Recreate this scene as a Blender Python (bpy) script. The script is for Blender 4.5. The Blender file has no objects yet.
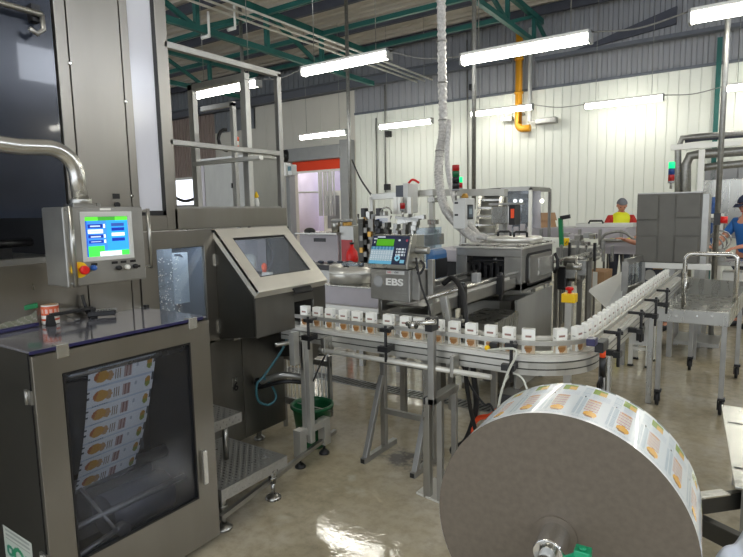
import bpy, bmesh, math, random
from mathutils import Vector, Matrix
random.seed(7)
PI = math.pi
SC = bpy.context.scene
COL = SC.collection

# ---------------------------------------------------------------- camera
F = 559.0; CX, CY = 371.5, 278.5; EYE = Vector((0, 0, 1.6))
ax = Vector((821.5, 51.5, -F)).normalized()
ay = Vector((385.5, -74.5, F)).normalized(); ay = (ay - ax * ax.dot(ay)).normalized()
az = ax.cross(ay)            # world axes in camera coordinates (x right, y down, z forward)
M = Matrix((ax, ay, az))     # camera (cv) -> world
def at(px, py, x=None, y=None, z=None):
    r = M @ Vector((px - CX, py - CY, F))
    if x is not None: t = x / r.x
    elif y is not None: t = y / r.y
    else: t = (z - EYE.z) / r.z
    return EYE + r * t
cam = bpy.data.cameras.new('camera'); co = bpy.data.objects.new('camera', cam); COL.objects.link(co)
right = M @ Vector((1, 0, 0)); up = M @ Vector((0, -1, 0)); back = M @ Vector((0, 0, -1))
co.matrix_world = Matrix(((right.x, up.x, back.x, 0), (right.y, up.y, back.y, 0), (right.z, up.z, back.z, 1.6), (0, 0, 0, 1)))
cam.sensor_width = 36; cam.lens = 36 * F / 743; cam.clip_start = 0.02; cam.clip_end = 100
SC.camera = co

# ---------------------------------------------------------------- materials
def lin(c):
    return tuple((v / 12.92 if v <= 0.04045 else ((v + 0.055) / 1.055) ** 2.4) for v in c)
def hx(r, g, b): return lin((r / 255, g / 255, b / 255))
MATS = {}
def mat(name, rgb, rough=0.5, metal=0.0, var=0.0, scale=6.0, bump=0.0, stretch=None, emit=0, attr=False, spec=0.5, coat=0):
    m = bpy.data.materials.new(name); m.use_nodes = True
    nt = m.node_tree; N = nt.nodes; L = nt.links; p = N['Principled BSDF']
    c = hx(*rgb)
    p.inputs['Base Color'].default_value = (*c, 1); p.inputs['Roughness'].default_value = rough
    p.inputs['Metallic'].default_value = metal; p.inputs['Specular IOR Level'].default_value = spec
    p.inputs['Coat Weight'].default_value = coat
    if attr:
        a = N.new('ShaderNodeAttribute'); a.attribute_name = 'Col'; L.new(a.outputs['Color'], p.inputs['Base Color'])
        if emit: L.new(a.outputs['Color'], p.inputs['Emission Color']); p.inputs['Emission Strength'].default_value = emit
    elif emit:
        p.inputs['Emission Color'].default_value = (*c, 1); p.inputs['Emission Strength'].default_value = emit
    if var > 0 or bump > 0:
        tc = N.new('ShaderNodeTexCoord'); mp = N.new('ShaderNodeMapping'); L.new(tc.outputs['Object'], mp.inputs['Vector'])
        mp.inputs['Scale'].default_value = stretch or (1, 1, 1)
        nz = N.new('ShaderNodeTexNoise'); nz.inputs['Scale'].default_value = scale; nz.inputs['Detail'].default_value = 5
        L.new(mp.outputs['Vector'], nz.inputs['Vector'])
        if var > 0 and not attr:
            r = N.new('ShaderNodeValToRGB'); L.new(nz.outputs['Fac'], r.inputs['Fac'])
            r.color_ramp.elements[0].position = .3; r.color_ramp.elements[1].position = .7
            r.color_ramp.elements[0].color = (*[v * (1 - var) for v in c], 1)
            r.color_ramp.elements[1].color = (*[min(1, v * (1 + var)) for v in c], 1)
            L.new(r.outputs['Color'], p.inputs['Base Color'])
            mr = N.new('ShaderNodeMapRange'); L.new(nz.outputs['Fac'], mr.inputs['Value'])
            mr.inputs['To Min'].default_value = max(.02, rough - .08); mr.inputs['To Max'].default_value = rough + .08
            L.new(mr.outputs['Result'], p.inputs['Roughness'])
        if bump > 0:
            b = N.new('ShaderNodeBump'); b.inputs['Strength'].default_value = bump; b.inputs['Distance'].default_value = .01
            L.new(nz.outputs['Fac'], b.inputs['Height']); L.new(b.outputs['Normal'], p.inputs['Normal'])
    MATS[name] = m; return m
def glass(name, tint, refl=0.08, alpha=0.15, rough=0.02, ior=1.45):
    m = bpy.data.materials.new(name); m.use_nodes = True; nt = m.node_tree; N = nt.nodes; L = nt.links
    N.remove(N['Principled BSDF']); out = N['Material Output']
    t = N.new('ShaderNodeBsdfTransparent'); t.inputs[0].default_value = (*hx(*tint), 1)
    d = N.new('ShaderNodeBsdfDiffuse'); d.inputs[0].default_value = (*hx(*tint), 1)
    g = N.new('ShaderNodeBsdfGlossy'); g.inputs['Roughness'].default_value = rough
    m1 = N.new('ShaderNodeMixShader'); m1.inputs[0].default_value = alpha; L.new(t.outputs[0], m1.inputs[1]); L.new(d.outputs[0], m1.inputs[2])
    fr = N.new('ShaderNodeFresnel'); ge = N.new('ShaderNodeNewGeometry'); mr = N.new('ShaderNodeMapRange'); L.new(ge.outputs['Backfacing'], mr.inputs['Value']); mr.inputs['To Min'].default_value = ior; mr.inputs['To Max'].default_value = 1 / ior; L.new(mr.outputs['Result'], fr.inputs[0])
    ad = N.new('ShaderNodeMath'); ad.operation = 'ADD'; ad.inputs[1].default_value = refl; L.new(fr.outputs[0], ad.inputs[0])
    m2 = N.new('ShaderNodeMixShader'); L.new(ad.outputs[0], m2.inputs[0]); L.new(m1.outputs[0], m2.inputs[1]); L.new(g.outputs[0], m2.inputs[2])
    L.new(m2.outputs[0], out.inputs['Surface']); MATS[name] = m; return m
V = (1, 1, 14)
mat('steel_olive', (146, 142, 134), .30, .9, .06, 7, 0, (1, 1, .2))
mat('steel_dark', (116, 114, 108), .34, .85, .10, 8, 0, (1, 1, .3))
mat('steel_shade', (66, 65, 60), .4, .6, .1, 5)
mat('steel', (165, 164, 158), .28, .92, .08, 12, 0, (1, 1, .2))
mat('steel_bright', (205, 204, 198), .25, .9, .06, 10)
mat('steel_mid', (158, 157, 152), .36, .8, .10, 9)
mat('steel_panel', (150, 150, 145), .45, .35, .12, 5, .03, (1, 1, .4))
mat('chrome', (225, 225, 222), .1, 1)
mat('aluminium', (190, 189, 182), .38, .7, .06, 9)
mat('alu_light', (214, 213, 205), .42, .4, .05, 9)
mat('galvanised', (150, 150, 146), .4, .8, .15, 25)
mat('grey_paint', (150, 152, 152), .5, 0, .05)
mat('light_paint', (205, 206, 202), .45, 0, .04)
mat('white_paint', (228, 228, 222), .45, 0, .03)
mat('lilac_paint', (176, 172, 178), .5, 0, .05)
mat('blue_grey', (66, 72, 84), .45)
mat('black', (20, 20, 22), .4)
mat('black_rubber', (26, 26, 27), .65)
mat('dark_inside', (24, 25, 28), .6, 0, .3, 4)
mat('inner_panel', (92, 99, 110), .4, .3, .15, 4)
mat('smoke_panel', (44, 50, 62), .16, .1, .25, 2.2, coat=.5)
mat('cover_top', (98, 98, 104), .16, .2, .1, 3, coat=.4)
mat('cover_edge', (40, 38, 80), .3)
mat('film_side', (96, 87, 75), .5, 0, .12, 60, .05, (1, .2, 1))
mat('yellow', (245, 200, 20), .4); mat('red', (215, 25, 22), .35); mat('blue_button', (40, 90, 170), .35)
mat('orange_red', (236, 66, 20), .5); mat('hose_orange', (240, 80, 30), .5)
mat('blue_device', (42, 92, 140), .4); mat('barrel_blue', (36, 74, 130), .45)
mat('green_bucket', (10, 84, 46), .35, 0, .1); mat('green_bar', (18, 120, 70), .45); mat('green_knob', (20, 150, 105), .35)
mat('teal_steel', (28, 92, 86), .5, .1, .15, 3)
mat('yellow_pipe', (214, 150, 30), .45)
mat('cardboard', (176, 140, 104), .8, 0, .08)
mat('paper', (238, 238, 232), .6); mat('plastic_sheet', (205, 214, 232), .35)
mat('print', (255, 255, 255), .35, attr=True); mat('print_gloss', (255, 255, 255), .2, attr=True, coat=.3)
mat('screen', (0, 0, 0), .2, attr=True, emit=.75)
mat('stack_red', (170, 22, 20), .3); mat('stack_green', (10, 90, 50), .3); mat('stack_black', (18, 18, 20), .4)
mat('stack_green_lit', (10, 215, 120), .3, emit=1.1); mat('stack_blue', (20, 60, 130), .3); mat('stack_orange', (240, 90, 20), .3)
mat('foil', (196, 194, 190), .5, .3, .25, 40, .8)
mat('white_hose', (206, 208, 196), .4); mat('teal_hose', (60, 110, 120), .4); mat('brass', (180, 140, 70), .35, .7)
mat('skin', (196, 138, 112), .55); mat('skin_red', (205, 130, 105), .55); mat('hair', (40, 30, 25), .7)
mat('hairnet', (120, 122, 128), .8); mat('vest', (240, 244, 40), .6); mat('shirt_red', (196, 44, 34), .7)
mat('shirt_blue', (30, 96, 168), .7); mat('cap_navy', (28, 36, 62), .7); mat('trousers', (50, 54, 66), .8)
mat('wall_white', (226, 229, 220), .42, 0, .02, 1); mat('wall_cream', (206, 203, 192), .5, 0, .03, 1)
mat('wall_lilac', (226, 218, 250), .5); mat('clad_grey', (146, 148, 152), .5, .1, .03, 1); mat('clad_brown', (150, 134, 126), .55, 0, .04, 1)
mat('clad_block', (128, 132, 136), .55, .1, .03, 1)
mat('roof_sheet', (196, 190, 182), .65, 0, .10, .8); mat('purlin', (72, 75, 86), .55, .2, .1)
mat('girt', (100, 104, 112), .5, .3, .05)
mat('daylight', (240, 244, 255), .6, emit=1.1); mat('added_daylight', (236, 243, 255), .6, emit=8.0); mat('wall_taupe', (122, 115, 101), .6); mat('cover_grey', (102, 100, 93), .5, .2, .12, 5, .02); 
mat('lamp_on', (255, 252, 240), .4, emit=18.0)
mat('glass_lamp', (255, 250, 235), .4, emit=3)
glass('clear', (238, 242, 246), .02, .06); glass('window_glass', (210, 216, 222), .04, .10); glass('milky', (246, 247, 254), .06, .62, .15)
glass('blue_clear', (222, 232, 242), .05, .12); glass('lid_glass', (166, 166, 176), .14, .35, .10); glass('door_glass', (226, 228, 234), .0, .015, .02, 1.35)
glass('strip_film', (215, 215, 222), .05, .4, .1)

def floor_mat():
    m = bpy.data.materials.new('wet_concrete'); m.use_nodes = True; nt = m.node_tree; N = nt.nodes; L = nt.links; p = N['Principled BSDF']
    tc = N.new('ShaderNodeTexCoord')
    def noise(s, d=6, rgh=.6, off=(0, 0, 0)):
        mp = N.new('ShaderNodeMapping'); mp.inputs['Location'].default_value = off; L.new(tc.outputs['Object'], mp.inputs['Vector'])
        n = N.new('ShaderNodeTexNoise'); n.inputs['Scale'].default_value = s; n.inputs['Detail'].default_value = d; n.inputs['Roughness'].default_value = rgh
        L.new(mp.outputs['Vector'], n.inputs['Vector']); return n.outputs['Fac']
    def ramp(src, stops):
        r = N.new('ShaderNodeValToRGB'); L.new(src, r.inputs['Fac']); e = r.color_ramp.elements
        while len(e) > 1: e.remove(e[-1])
        e[0].position = stops[0][0]; e[0].color = (*stops[0][1], 1)
        for s in stops[1:]:
            q = e.new(s[0]); q.color = (*s[1], 1)
        return r.outputs['Color']
    def mix(f, a, b, mode='MIX'):
        x = N.new('ShaderNodeMix'); x.data_type = 'RGBA'; x.blend_type = mode
        if isinstance(f, (int, float)): x.inputs[0].default_value = f
        else: L.new(f, x.inputs[0])
        L.new(a, x.inputs[6]); L.new(b, x.inputs[7]); return x.outputs[2]
    base = ramp(noise(.9), [(.3, hx(158, 146, 118)), (.5, hx(176, 166, 142)), (.7, hx(196, 189, 174))])
    fine = ramp(noise(14, 8, .7, (3, 1, 0)), [(.3, (.72, .72, .70)), (.55, (1, 1, 1)), (.75, (1.08, 1.08, 1.08))])
    c = mix(1.0, base, fine, 'MULTIPLY')
    spot = ramp(noise(3.2, 4, .5, (9, 4, 0)), [(.62, (0, 0, 0)), (.68, (.5, .5, .5))])
    w = N.new('ShaderNodeRGB'); w.outputs[0].default_value = (*hx(196, 190, 172), 1)
    c = mix(spot, c, w.outputs[0])
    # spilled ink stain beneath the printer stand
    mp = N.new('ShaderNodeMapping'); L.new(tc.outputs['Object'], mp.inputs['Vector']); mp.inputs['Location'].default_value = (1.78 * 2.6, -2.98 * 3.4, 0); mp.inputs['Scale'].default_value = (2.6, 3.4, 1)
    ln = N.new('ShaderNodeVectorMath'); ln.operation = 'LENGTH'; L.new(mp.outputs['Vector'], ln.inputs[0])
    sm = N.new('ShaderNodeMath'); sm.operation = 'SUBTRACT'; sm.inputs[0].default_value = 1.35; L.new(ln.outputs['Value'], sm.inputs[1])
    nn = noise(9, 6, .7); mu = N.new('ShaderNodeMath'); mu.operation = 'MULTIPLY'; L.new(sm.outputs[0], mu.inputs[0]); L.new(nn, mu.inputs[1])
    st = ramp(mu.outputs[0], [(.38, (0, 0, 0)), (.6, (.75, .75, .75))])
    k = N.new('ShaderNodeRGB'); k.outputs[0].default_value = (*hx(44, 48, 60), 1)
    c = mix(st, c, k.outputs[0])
    L.new(c, p.inputs['Base Color'])
    rr = ramp(noise(.75, 5, .6, (5, 2, 0)), [(.38, (.05,) * 3), (.5, (.11,) * 3), (.62, (.24,) * 3)])
    L.new(rr, p.inputs['Roughness']); p.inputs['Specular IOR Level'].default_value = .7
    b = N.new('ShaderNodeBump'); b.inputs['Strength'].default_value = .12; b.inputs['Distance'].default_value = .02
    L.new(noise(5, 6), b.inputs['Height']); L.new(b.outputs['Normal'], p.inputs['Normal'])
    MATS['wet_concrete'] = m
floor_mat()
mat('tread_plate', (166, 165, 160), .3, .7, .06, 9); mat('lid_steel', (222, 218, 206), .42, .55, .04, 8); mat('added_fill_lamp_on', (240, 246, 255), .4, emit=14)
mat('etch_white', (222, 222, 218), .5)
mat('hatch_steel', (214, 212, 204), .3, .6)

# ---------------------------------------------------------------- mesh helpers
ORG = {}
class MB:
    def __init__(s): s.v = []; s.f = []; s.sm = []; s.cols = None; s.mi = []
    def face(s, idx, smooth=False, m=0): s.f.append(tuple(idx)); s.sm.append(smooth); s.mi.append(m)
    def box(s, x0, x1, y0, y1, z0, z1, m=0):
        x0, x1 = sorted((x0, x1)); y0, y1 = sorted((y0, y1)); z0, z1 = sorted((z0, z1))
        n = len(s.v)
        s.v += [(x0, y0, z0), (x1, y0, z0), (x1, y1, z0), (x0, y1, z0), (x0, y0, z1), (x1, y0, z1), (x1, y1, z1), (x0, y1, z1)]
        for q in ((0, 3, 2, 1), (4, 5, 6, 7), (0, 1, 5, 4), (1, 2, 6, 5), (2, 3, 7, 6), (3, 0, 4, 7)): s.face([n + i for i in q], m=m)
        return s
    def hexa(s, bot, top, m=0):
        n = len(s.v); s.v += [tuple(p) for p in bot] + [tuple(p) for p in top]; k = len(bot)
        s.face([n + i for i in reversed(range(k))], m=m); s.face([n + k + i for i in range(k)], m=m)
        for i in range(k): j = (i + 1) % k; s.face((n + i, n + j, n + k + j, n + k + i), m=m)
        return s
    def prism(s, poly, a0, a1, axis='y', m=0):
        def P(u, w, a): return {'y': (u, a, w), 'x': (a, u, w), 'z': (u, w, a)}[axis]
        return s.hexa([P(u, w, a0) for u, w in poly], [P(u, w, a1) for u, w in poly], m)
    def bar(s, p, q, w, h=None, m=0, up=Vector((0, 0, 1))):
        p = Vector(p); q = Vector(q); h = h or w; d = (q - p).normalized()
        if abs(d.dot(up)) > .98: up = Vector((0, 1, 0))
        a = d.cross(up).normalized(); b = a.cross(d).normalized()
        c = [(-1, -1), (1, -1), (1, 1), (-1, 1)]
        return s.hexa([p + a * w / 2 * i + b * h / 2 * j for i, j in c], [q + a * w / 2 * i + b * h / 2 * j for i, j in c], m)
    def tube(s, pts, r, n=10, m=0, close=False, cap=True):
        pts = [Vector(p) for p in pts]; k = len(pts); rs = r if isinstance(r, (list, tuple)) else [r] * k
        base = len(s.v); pa = None
        for i, p in enumerate(pts):
            d = (pts[min(i + 1, k - 1)] - pts[max(i - 1, 0)]) if not close else (pts[(i + 1) % k] - pts[i - 1])
            d.normalize()
            if pa is None: pa = d.orthogonal().normalized()
            a = (pa - d * pa.dot(d)).normalized(); pa = a; b = d.cross(a)
            for t in range(n):
                an = 2 * PI * t / n; s.v.append(tuple(p + (a * math.cos(an) + b * math.sin(an)) * rs[i]))
        for i in range(k if close else k - 1):
            i2 = (i + 1) % k
            for t in range(n):
                t2 = (t + 1) % n; s.face((base + i * n + t, base + i * n + t2, base + i2 * n + t2, base + i2 * n + t), True, m)
        if cap and not close:
            s.face([base + t for t in reversed(range(n))], m=m); s.face([base + (k - 1) * n + t for t in range(n)], m=m)
        return s
    def cyl(s, p, q, r, n=20, r2=None, m=0): return s.tube([p, q], [r, r if r2 is None else r2], n, m)
    def lathe(s, c, prof, n=28, axis='z', m=0, smooth=True):
        base = len(s.v); c = Vector(c)
        for (r, h) in prof:
            for t in range(n):
                a = 2 * PI * t / n; u, w = r * math.cos(a), r * math.sin(a)
                o = {'z': (u, w, h), 'y': (u, h, w), 'x': (h, u, w)}[axis]; s.v.append(tuple(c + Vector(o)))
        for i in range(len(prof) - 1):
            for t in range(n):
                t2 = (t + 1) % n; s.face((base + i * n + t, base + i * n + t2, base + (i + 1) * n + t2, base + (i + 1) * n + t), smooth, m)
        s.face([base + t for t in reversed(range(n))], m=m); s.face([base + (len(prof) - 1) * n + t for t in range(n)], m=m)
        return s
    def ell(s, c, rx, ry, rz, n=14, k=9, m=0):
        c = Vector(c); base = len(s.v)
        for i in range(k + 1):
            ph = PI * i / k
            for t in range(n):
                a = 2 * PI * t / n; s.v.append((c.x + rx * math.sin(ph) * math.cos(a), c.y + ry * math.sin(ph) * math.sin(a), c.z + rz * math.cos(ph)))
        for i in range(k):
            for t in range(n):
                t2 = (t + 1) % n; s.face((base + i * n + t, base + (i + 1) * n + t, base + (i + 1) * n + t2, base + i * n + t2), True, m)
        return s
    def plate(s, w, u0, u1, v0, v1, hu0, hu1, hv0, hv1, t, axis='x', m=0):
        """frame of thickness t (from w to w+t along axis) with a rectangular hole"""
        P = lambda u, v, d: (d, u, v) if axis == 'x' else (u, d, v)
        n = len(s.v); o = [(u0, v0), (u1, v0), (u1, v1), (u0, v1)]; i_ = [(hu0, hv0), (hu1, hv0), (hu1, hv1), (hu0, hv1)]
        for d in (w + t, w): s.v += [P(u, v, d) for u, v in o] + [P(u, v, d) for u, v in i_]
        for k in range(4):
            j = (k + 1) % 4; q = [(n + k, n + j, n + 4 + j, n + 4 + k), (n + 8 + j, n + 8 + k, n + 12 + k, n + 12 + j), (n + k, n + 8 + k, n + 8 + j, n + j), (n + 4 + j, n + 12 + j, n + 12 + k, n + 4 + k)]
            for f in q: s.face(f if axis == 'x' else f[::-1], m=m)
        return s
    def _pl(s, w, t, a, b, c, d, axis, m):
        if axis == 'x': s.box(w, w + t, a, b, c, d, m)
        else: s.box(a, b, w, w + t, c, d, m)
    def build(s, name, mt, parent=None, bevel=0.0, origin=None):
        o = origin if origin is not None else (ORG[parent.name] if parent is not None else None)
        if o is None:
            n = len(s.v); xs = [p[0] for p in s.v]; ys = [p[1] for p in s.v]; zs = [p[2] for p in s.v]
            o = Vector(((min(xs) + max(xs)) / 2, (min(ys) + max(ys)) / 2, min(zs)))
        o = Vector(o)
        me = bpy.data.meshes.new(name); me.from_pydata([tuple(Vector(p) - o) for p in s.v], [], s.f)
        me.polygons.foreach_set('use_smooth', s.sm)
        ms = mt if isinstance(mt, (list, tuple)) else [mt]
        for q in ms: me.materials.append(MATS[q])
        if len(ms) > 1: me.polygons.foreach_set('material_index', s.mi)
        if s.cols:
            ca = me.color_attributes.new('Col', 'FLOAT_COLOR', 'CORNER'); buf = []
            for f, c in zip(s.f, s.cols): buf += [c[0], c[1], c[2], 1.0] * len(f)
            ca.data.foreach_set('color', buf)
        me.update()
        ob = bpy.data.objects.new(name, me); COL.objects.link(ob)
        if parent is None: ob.location = o
        else: ob.parent = parent
        ORG[ob.name] = o
        if bevel > 0:
            b = ob.modifiers.new('bevel', 'BEVEL'); b.width = bevel; b.segments = 2; b.limit_method = 'ANGLE'; b.angle_limit = .7
        return ob
def grid(pos, colf, nu, nv):
    """painted grid: pos(u,v)->point, colf(u,v)->srgb 0-255"""
    b = MB(); b.cols = []
    for j in range(nv + 1):
        for i in range(nu + 1): b.v.append(tuple(pos(i / nu, j / nv)))
    for j in range(nv):
        for i in range(nu):
            a = j * (nu + 1) + i; b.face((a, a + 1, a + nu + 2, a + nu + 1), True)
            b.cols.append(hx(*colf((i + .5) / nu, (j + .5) / nv)))
    return b
def thing(name, label, cat, loc, group=None):
    o = bpy.data.objects.new(name, None); COL.objects.link(o); o.location = loc; o.empty_display_size = .1
    ORG[o.name] = Vector(loc); o['label'] = label; o['category'] = cat
    if group: o['group'] = group
    return o
def tag(o, label, cat, group=None):
    o['label'] = label; o['category'] = cat
    if group: o['group'] = group
    return o
def struct(o): o['kind'] = 'structure'; return o
def copy_tree(o, parent=None, delta=None):
    c = o.copy(); COL.objects.link(c)
    if parent is not None: c.parent = parent
    for ch in list(o.children): copy_tree(ch, c)
    return c
def fb(px0, py0, px1, py1, y):
    """world x0,x1,z0,z1 of an upright rectangle standing at depth y"""
    p = at(px0, py0, y=y); q = at(px1, py1, y=y); r = at(px0, py1, y=y); s_ = at(px1, py0, y=y)
    return (p.x + r.x) / 2, (q.x + s_.x) / 2, (q.z + r.z) / 2, (p.z + s_.z) / 2
def fbd(px0, py0, px1, py1, y, dp):
    """like fb, but px1 is where the far right edge of the box side falls"""
    x0, x1, z0, z1 = fb(px0, py0, px1, py1, y); xf = at(px1, (py0 + py1) / 2, y=y + dp).x
    return x0, (xf if x0 + .04 < xf < x1 else x1 if xf >= x1 else x0 + .04), z0, z1
def text(name, body, size, mt, parent, loc, rot, ext=.0006, align='CENTER', sx=1, bold=0):
    cu = bpy.data.curves.new('t', 'FONT'); cu.body = body; cu.size = size; cu.extrude = ext; cu.offset = bold; cu.align_x = align; cu.align_y = 'CENTER'
    to = bpy.data.objects.new('t', cu); COL.objects.link(to)
    bpy.context.view_layer.update()
    me = bpy.data.meshes.new_from_object(to.evaluated_get(bpy.context.evaluated_depsgraph_get()))
    bpy.data.objects.remove(to)
    me.transform(Matrix.Diagonal((sx, 1, 1, 1)))
    me.transform(Matrix.Translation(Vector(loc) - ORG[parent.name]) @ rot.to_4x4())
    me.materials.clear(); me.materials.append(MATS[mt])
    ob = bpy.data.objects.new(name, me); COL.objects.link(ob); ob.parent = parent; ORG[ob.name] = ORG[parent.name]; return ob
def arc(c, r, a0, a1, n, plane='xz'):
    out = []
    for i in range(n + 1):
        a = a0 + (a1 - a0) * i / n; u, w = r * math.cos(a), r * math.sin(a)
        out.append({'xz': (c[0] + u, c[1], c[2] + w), 'xy': (c[0] + u, c[1] + w, c[2]), 'yz': (c[0], c[1] + u, c[2] + w)}[plane])
    return out
def smooth(pts, n=6):
    P = [Vector(p) for p in pts]; P = [P[0] * 2 - P[1]] + P + [P[-1] * 2 - P[-2]]; out = []
    for i in range(1, len(P) - 2):
        a, b, c, d = P[i - 1:i + 3]
        for k in range(n):
            t = k / n; out.append(.5 * ((2 * b) + (c - a) * t + (2 * a - 5 * b + 4 * c - d) * t * t + (3 * b - a - 3 * c + d) * t ** 3))
    out.append(P[-2]); return out
FACE_X = Matrix(((0, 0, 1), (1, 0, 0), (0, 1, 0)))     # text facing +X
FACE_NY = Matrix(((1, 0, 0), (0, 0, -1), (0, 1, 0)))   # text facing -Y
ORD = ['first', 'second', 'third', 'fourth', 'fifth', 'sixth', 'seventh', 'eighth', 'ninth', 'tenth', 'eleventh', 'twelfth', 'thirteenth',
       'fourteenth', 'fifteenth', 'sixteenth', 'seventeenth', 'eighteenth', 'nineteenth', 'twentieth', 'twenty-first', 'twenty-second', 'twenty-third',
       'twenty-fourth', 'twenty-fifth', 'twenty-sixth', 'twenty-seventh', 'twenty-eighth', 'twenty-ninth', 'thirtieth']
# ================================================================ the hall
b = MB(); b.box(-21, 8, -6, 21, -.1, 0); struct(b.build('floor', 'wet_concrete', origin=(0, 0, 0)))
# roof: corrugated sheets, ribs across, dark purlins beneath
b = MB(); x = -21; prof = []
y = -6.0
while y < 14.2:
    prof += [(y, 6.30), (y + .11, 6.30), (y + .15, 6.36), (y + .26, 6.36), (y + .30, 6.30)]; y += .30
n = len(prof)
for xx in (-21, 8): b.v += [(xx, p[0], p[1]) for p in prof]
for i in range(n - 1): b.face((i, i + 1, n + i + 1, n + i))
b.box(-21, 8, -6, 14.2, 6.38, 6.42)
struct(b.build('ceiling', 'roof_sheet', origin=(0, 0, 6.3)))
def ribbed(name, x0, x1, z0, z1, pitch, mt, y=14.0, groove=True, skip=None):
    b = MB(); x = x0; pts = []
    while x < x1 - 1e-6:
        e = min(x + pitch, x1)
        if groove: pts += [(x, y), (e - .026, y), (e - .022, y + .018), (e - .006, y + .018), (e - .002, y)]
        else:
            q = pitch; pts += [(x, y), (x + q * .3, y), (x + q * .4, y + .04), (x + q * .85, y + .04), (min(x + q * .98, x1), y)]
        x = e
    n = len(pts); b.v += [(p[0], p[1], z0) for p in pts] + [(p[0], p[1], z1) for p in pts]
    for i in range(n - 1): b.face((i, i + 1, n + i + 1, n + i))
    b.box(x0, x1, y + .06, y + .16, z0, z1)
    return struct(b.build(name, mt))
ribbed('wall_back', -10.1, 8, 0, 4.5, .205, 'wall_white')
ribbed('wall_back_upper', -10.1, 8, 4.5, 6.4, .21, 'clad_grey', groove=False)
struct(MB().box(-10.1, 8, 13.96, 14.0, 4.47, 4.53).build('trim_1', 'girt'))
b = MB(); b.box(-21, -12.6, 14, 14.16, 0, 5.2); b.box(-10.4, -10.1, 14, 14.16, 0, 5.2); b.box(-12.6, -10.4, 14, 14.16, 3.3, 5.2)
for k in range(9): b.box(-21 + k * 1.2, -20.985 + k * 1.2, 13.99, 14, 0, 5.2)
struct(b.build('wall_back_left', 'wall_cream'))
ribbed('wall_back_top', -21, -10.1, 5.2, 6.4, .21, 'clad_block', groove=False)
ribbed('trim_2', -16.3, -14.3, 4.5, 5.2, .25, 'clad_block', y=13.94, groove=False)
ribbed('trim_3', -20.5, -16.4, 3.0, 5.2, .16, 'clad_brown', y=13.92, groove=False)
struct(MB().box(-21, -20.9, -6, 14, 0, 6.4).build('wall_left', 'wall_cream'))
struct(MB().box(8, 8.1, -6, 14, 0, 6.4).build('wall_right', 'wall_taupe'))
b = MB(); b.box(-18.75, -17.2, 13.9, 13.98, 1.5, 2.98); w = struct(b.build('window_1', 'daylight'))
for i, yy in enumerate((-4.5, -1.0, 2.5, 6.0, 9.5)):  # unseen strip of glowing high windows, added on the right wall as fill light
    wr = struct(MB().box(7.94, 7.98, yy, yy + 2.8, 4.55, 5.3).build('window_%d' % (i + 2), 'added_daylight')); MB().plate(7.9, yy - .08, yy + 2.88, 4.47, 5.38, yy, yy + 2.8, 4.55, 5.3, .08, 'x').build('window_frame', 'white_paint', wr)
struct(MB().box(-14.9, -12.9, 19.82, 19.88, .8, 3.9).build('window_7', 'daylight'))  # glowing window added to brighten the annex
b = MB(); b.plate(13.86, -18.8, -17.1, 1.42, 3.02, -18.7, -17.25, 1.55, 2.93, .06, 'y'); b.build('window_frame', 'white_paint', w)
# hall beyond the roll-up door
b = MB(); b.box(-20, -8, 19.9, 20, 0, 4.6); b.box(-20.1, -20, 14.2, 20, 0, 4.6); b.box(-8.1, -8, 14.2, 20, 0, 4.6)
struct(b.build('wall_annex', 'wall_lilac'))
struct(MB().box(-20.1, -8, 14.16, 20, 4.5, 4.6).build('ceiling_annex', 'wall_white'))
g = thing('storage_silo', 'pale cylindrical silo standing beyond the roll-up door opening', 'silo', (at(308, 200, y=17).x, 17.0, 0))
sx_ = at(308, 200, y=17).x
MB().lathe((sx_, 17.0, 0), [(.42, 0), (.42, 3.9), (.2, 4.2)], 32).build('tank', 'wall_lilac', g); MB().lathe((sx_, 17.0, 2.35), [(.435, 0), (.435, .06)], 32).build('hoop', 'grey_paint', g)
g = thing('plastic_strip_curtain', 'grey ribbed hanging curtain inside the hall beyond the door', 'curtain', (-15.5, 18.6, 1.4))
cx_ = at(316, 200, y=18.6).x
for k in range(8): MB().box(cx_ + k * .13, cx_ + .10 + k * .13, 18.6 + .02 * (k % 2), 18.62 + .02 * (k % 2), 1.45, 3.5).build('strip', 'grey_paint', g)
MB().box(cx_ - .05, cx_ + 1.1, 18.56, 18.66, 3.5, 3.58).build('rail', 'grey_paint', g)
g = thing('service_door', 'small white framed doorway panel beyond the roll-up door', 'door', (at(333, 200, y=19).x, 19.0, 0))
dx_ = at(333, 200, y=19).x
MB().plate(19.0, dx_ - .5, dx_ + .5, 0, 2.5, dx_ - .35, dx_ + .35, .9, 2.3, .08, 'y').build('door_leaf', 'white_paint', g)
MB().box(dx_ - .35, dx_ + .35, 19.03, 19.05, .9, 2.3).build('pane', 'clad_grey', g)

# roll-up door
g = thing('door_1', 'grey framed high-speed door with its orange curtain rolled nearly all the way up', 'door', (-11.5, 13.9, 0)); g['kind'] = 'structure'
MB().box(-12.55, -10.38, 13.55, 13.95, 3.22, 3.62).build('roller_housing', 'grey_paint', g, .02)
b = MB(); b.box(-10.42, -10.12, 13.6, 13.98, 0, 3.75); b.build('side_post', 'grey_paint', g, .02)
b = MB(); b.box(-12.72, -12.56, 13.7, 13.98, 0, 3.3); b.build('side_post', 'grey_paint', g, .02)
MB().lathe((-12.62, 13.6, 3.42), [(.12, -.45), (.2, -.4), (.2, .15), (.12, .2)], 20, 'x').build('drive_motor', 'black', g)
MB().box(-12.5, -10.44, 13.8, 13.84, 2.92, 3.24).build('curtain', 'orange_red', g)
MB().box(-12.5, -10.44, 13.78, 13.86, 2.86, 2.92).build('curtain_hem', 'white_paint', g)

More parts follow.
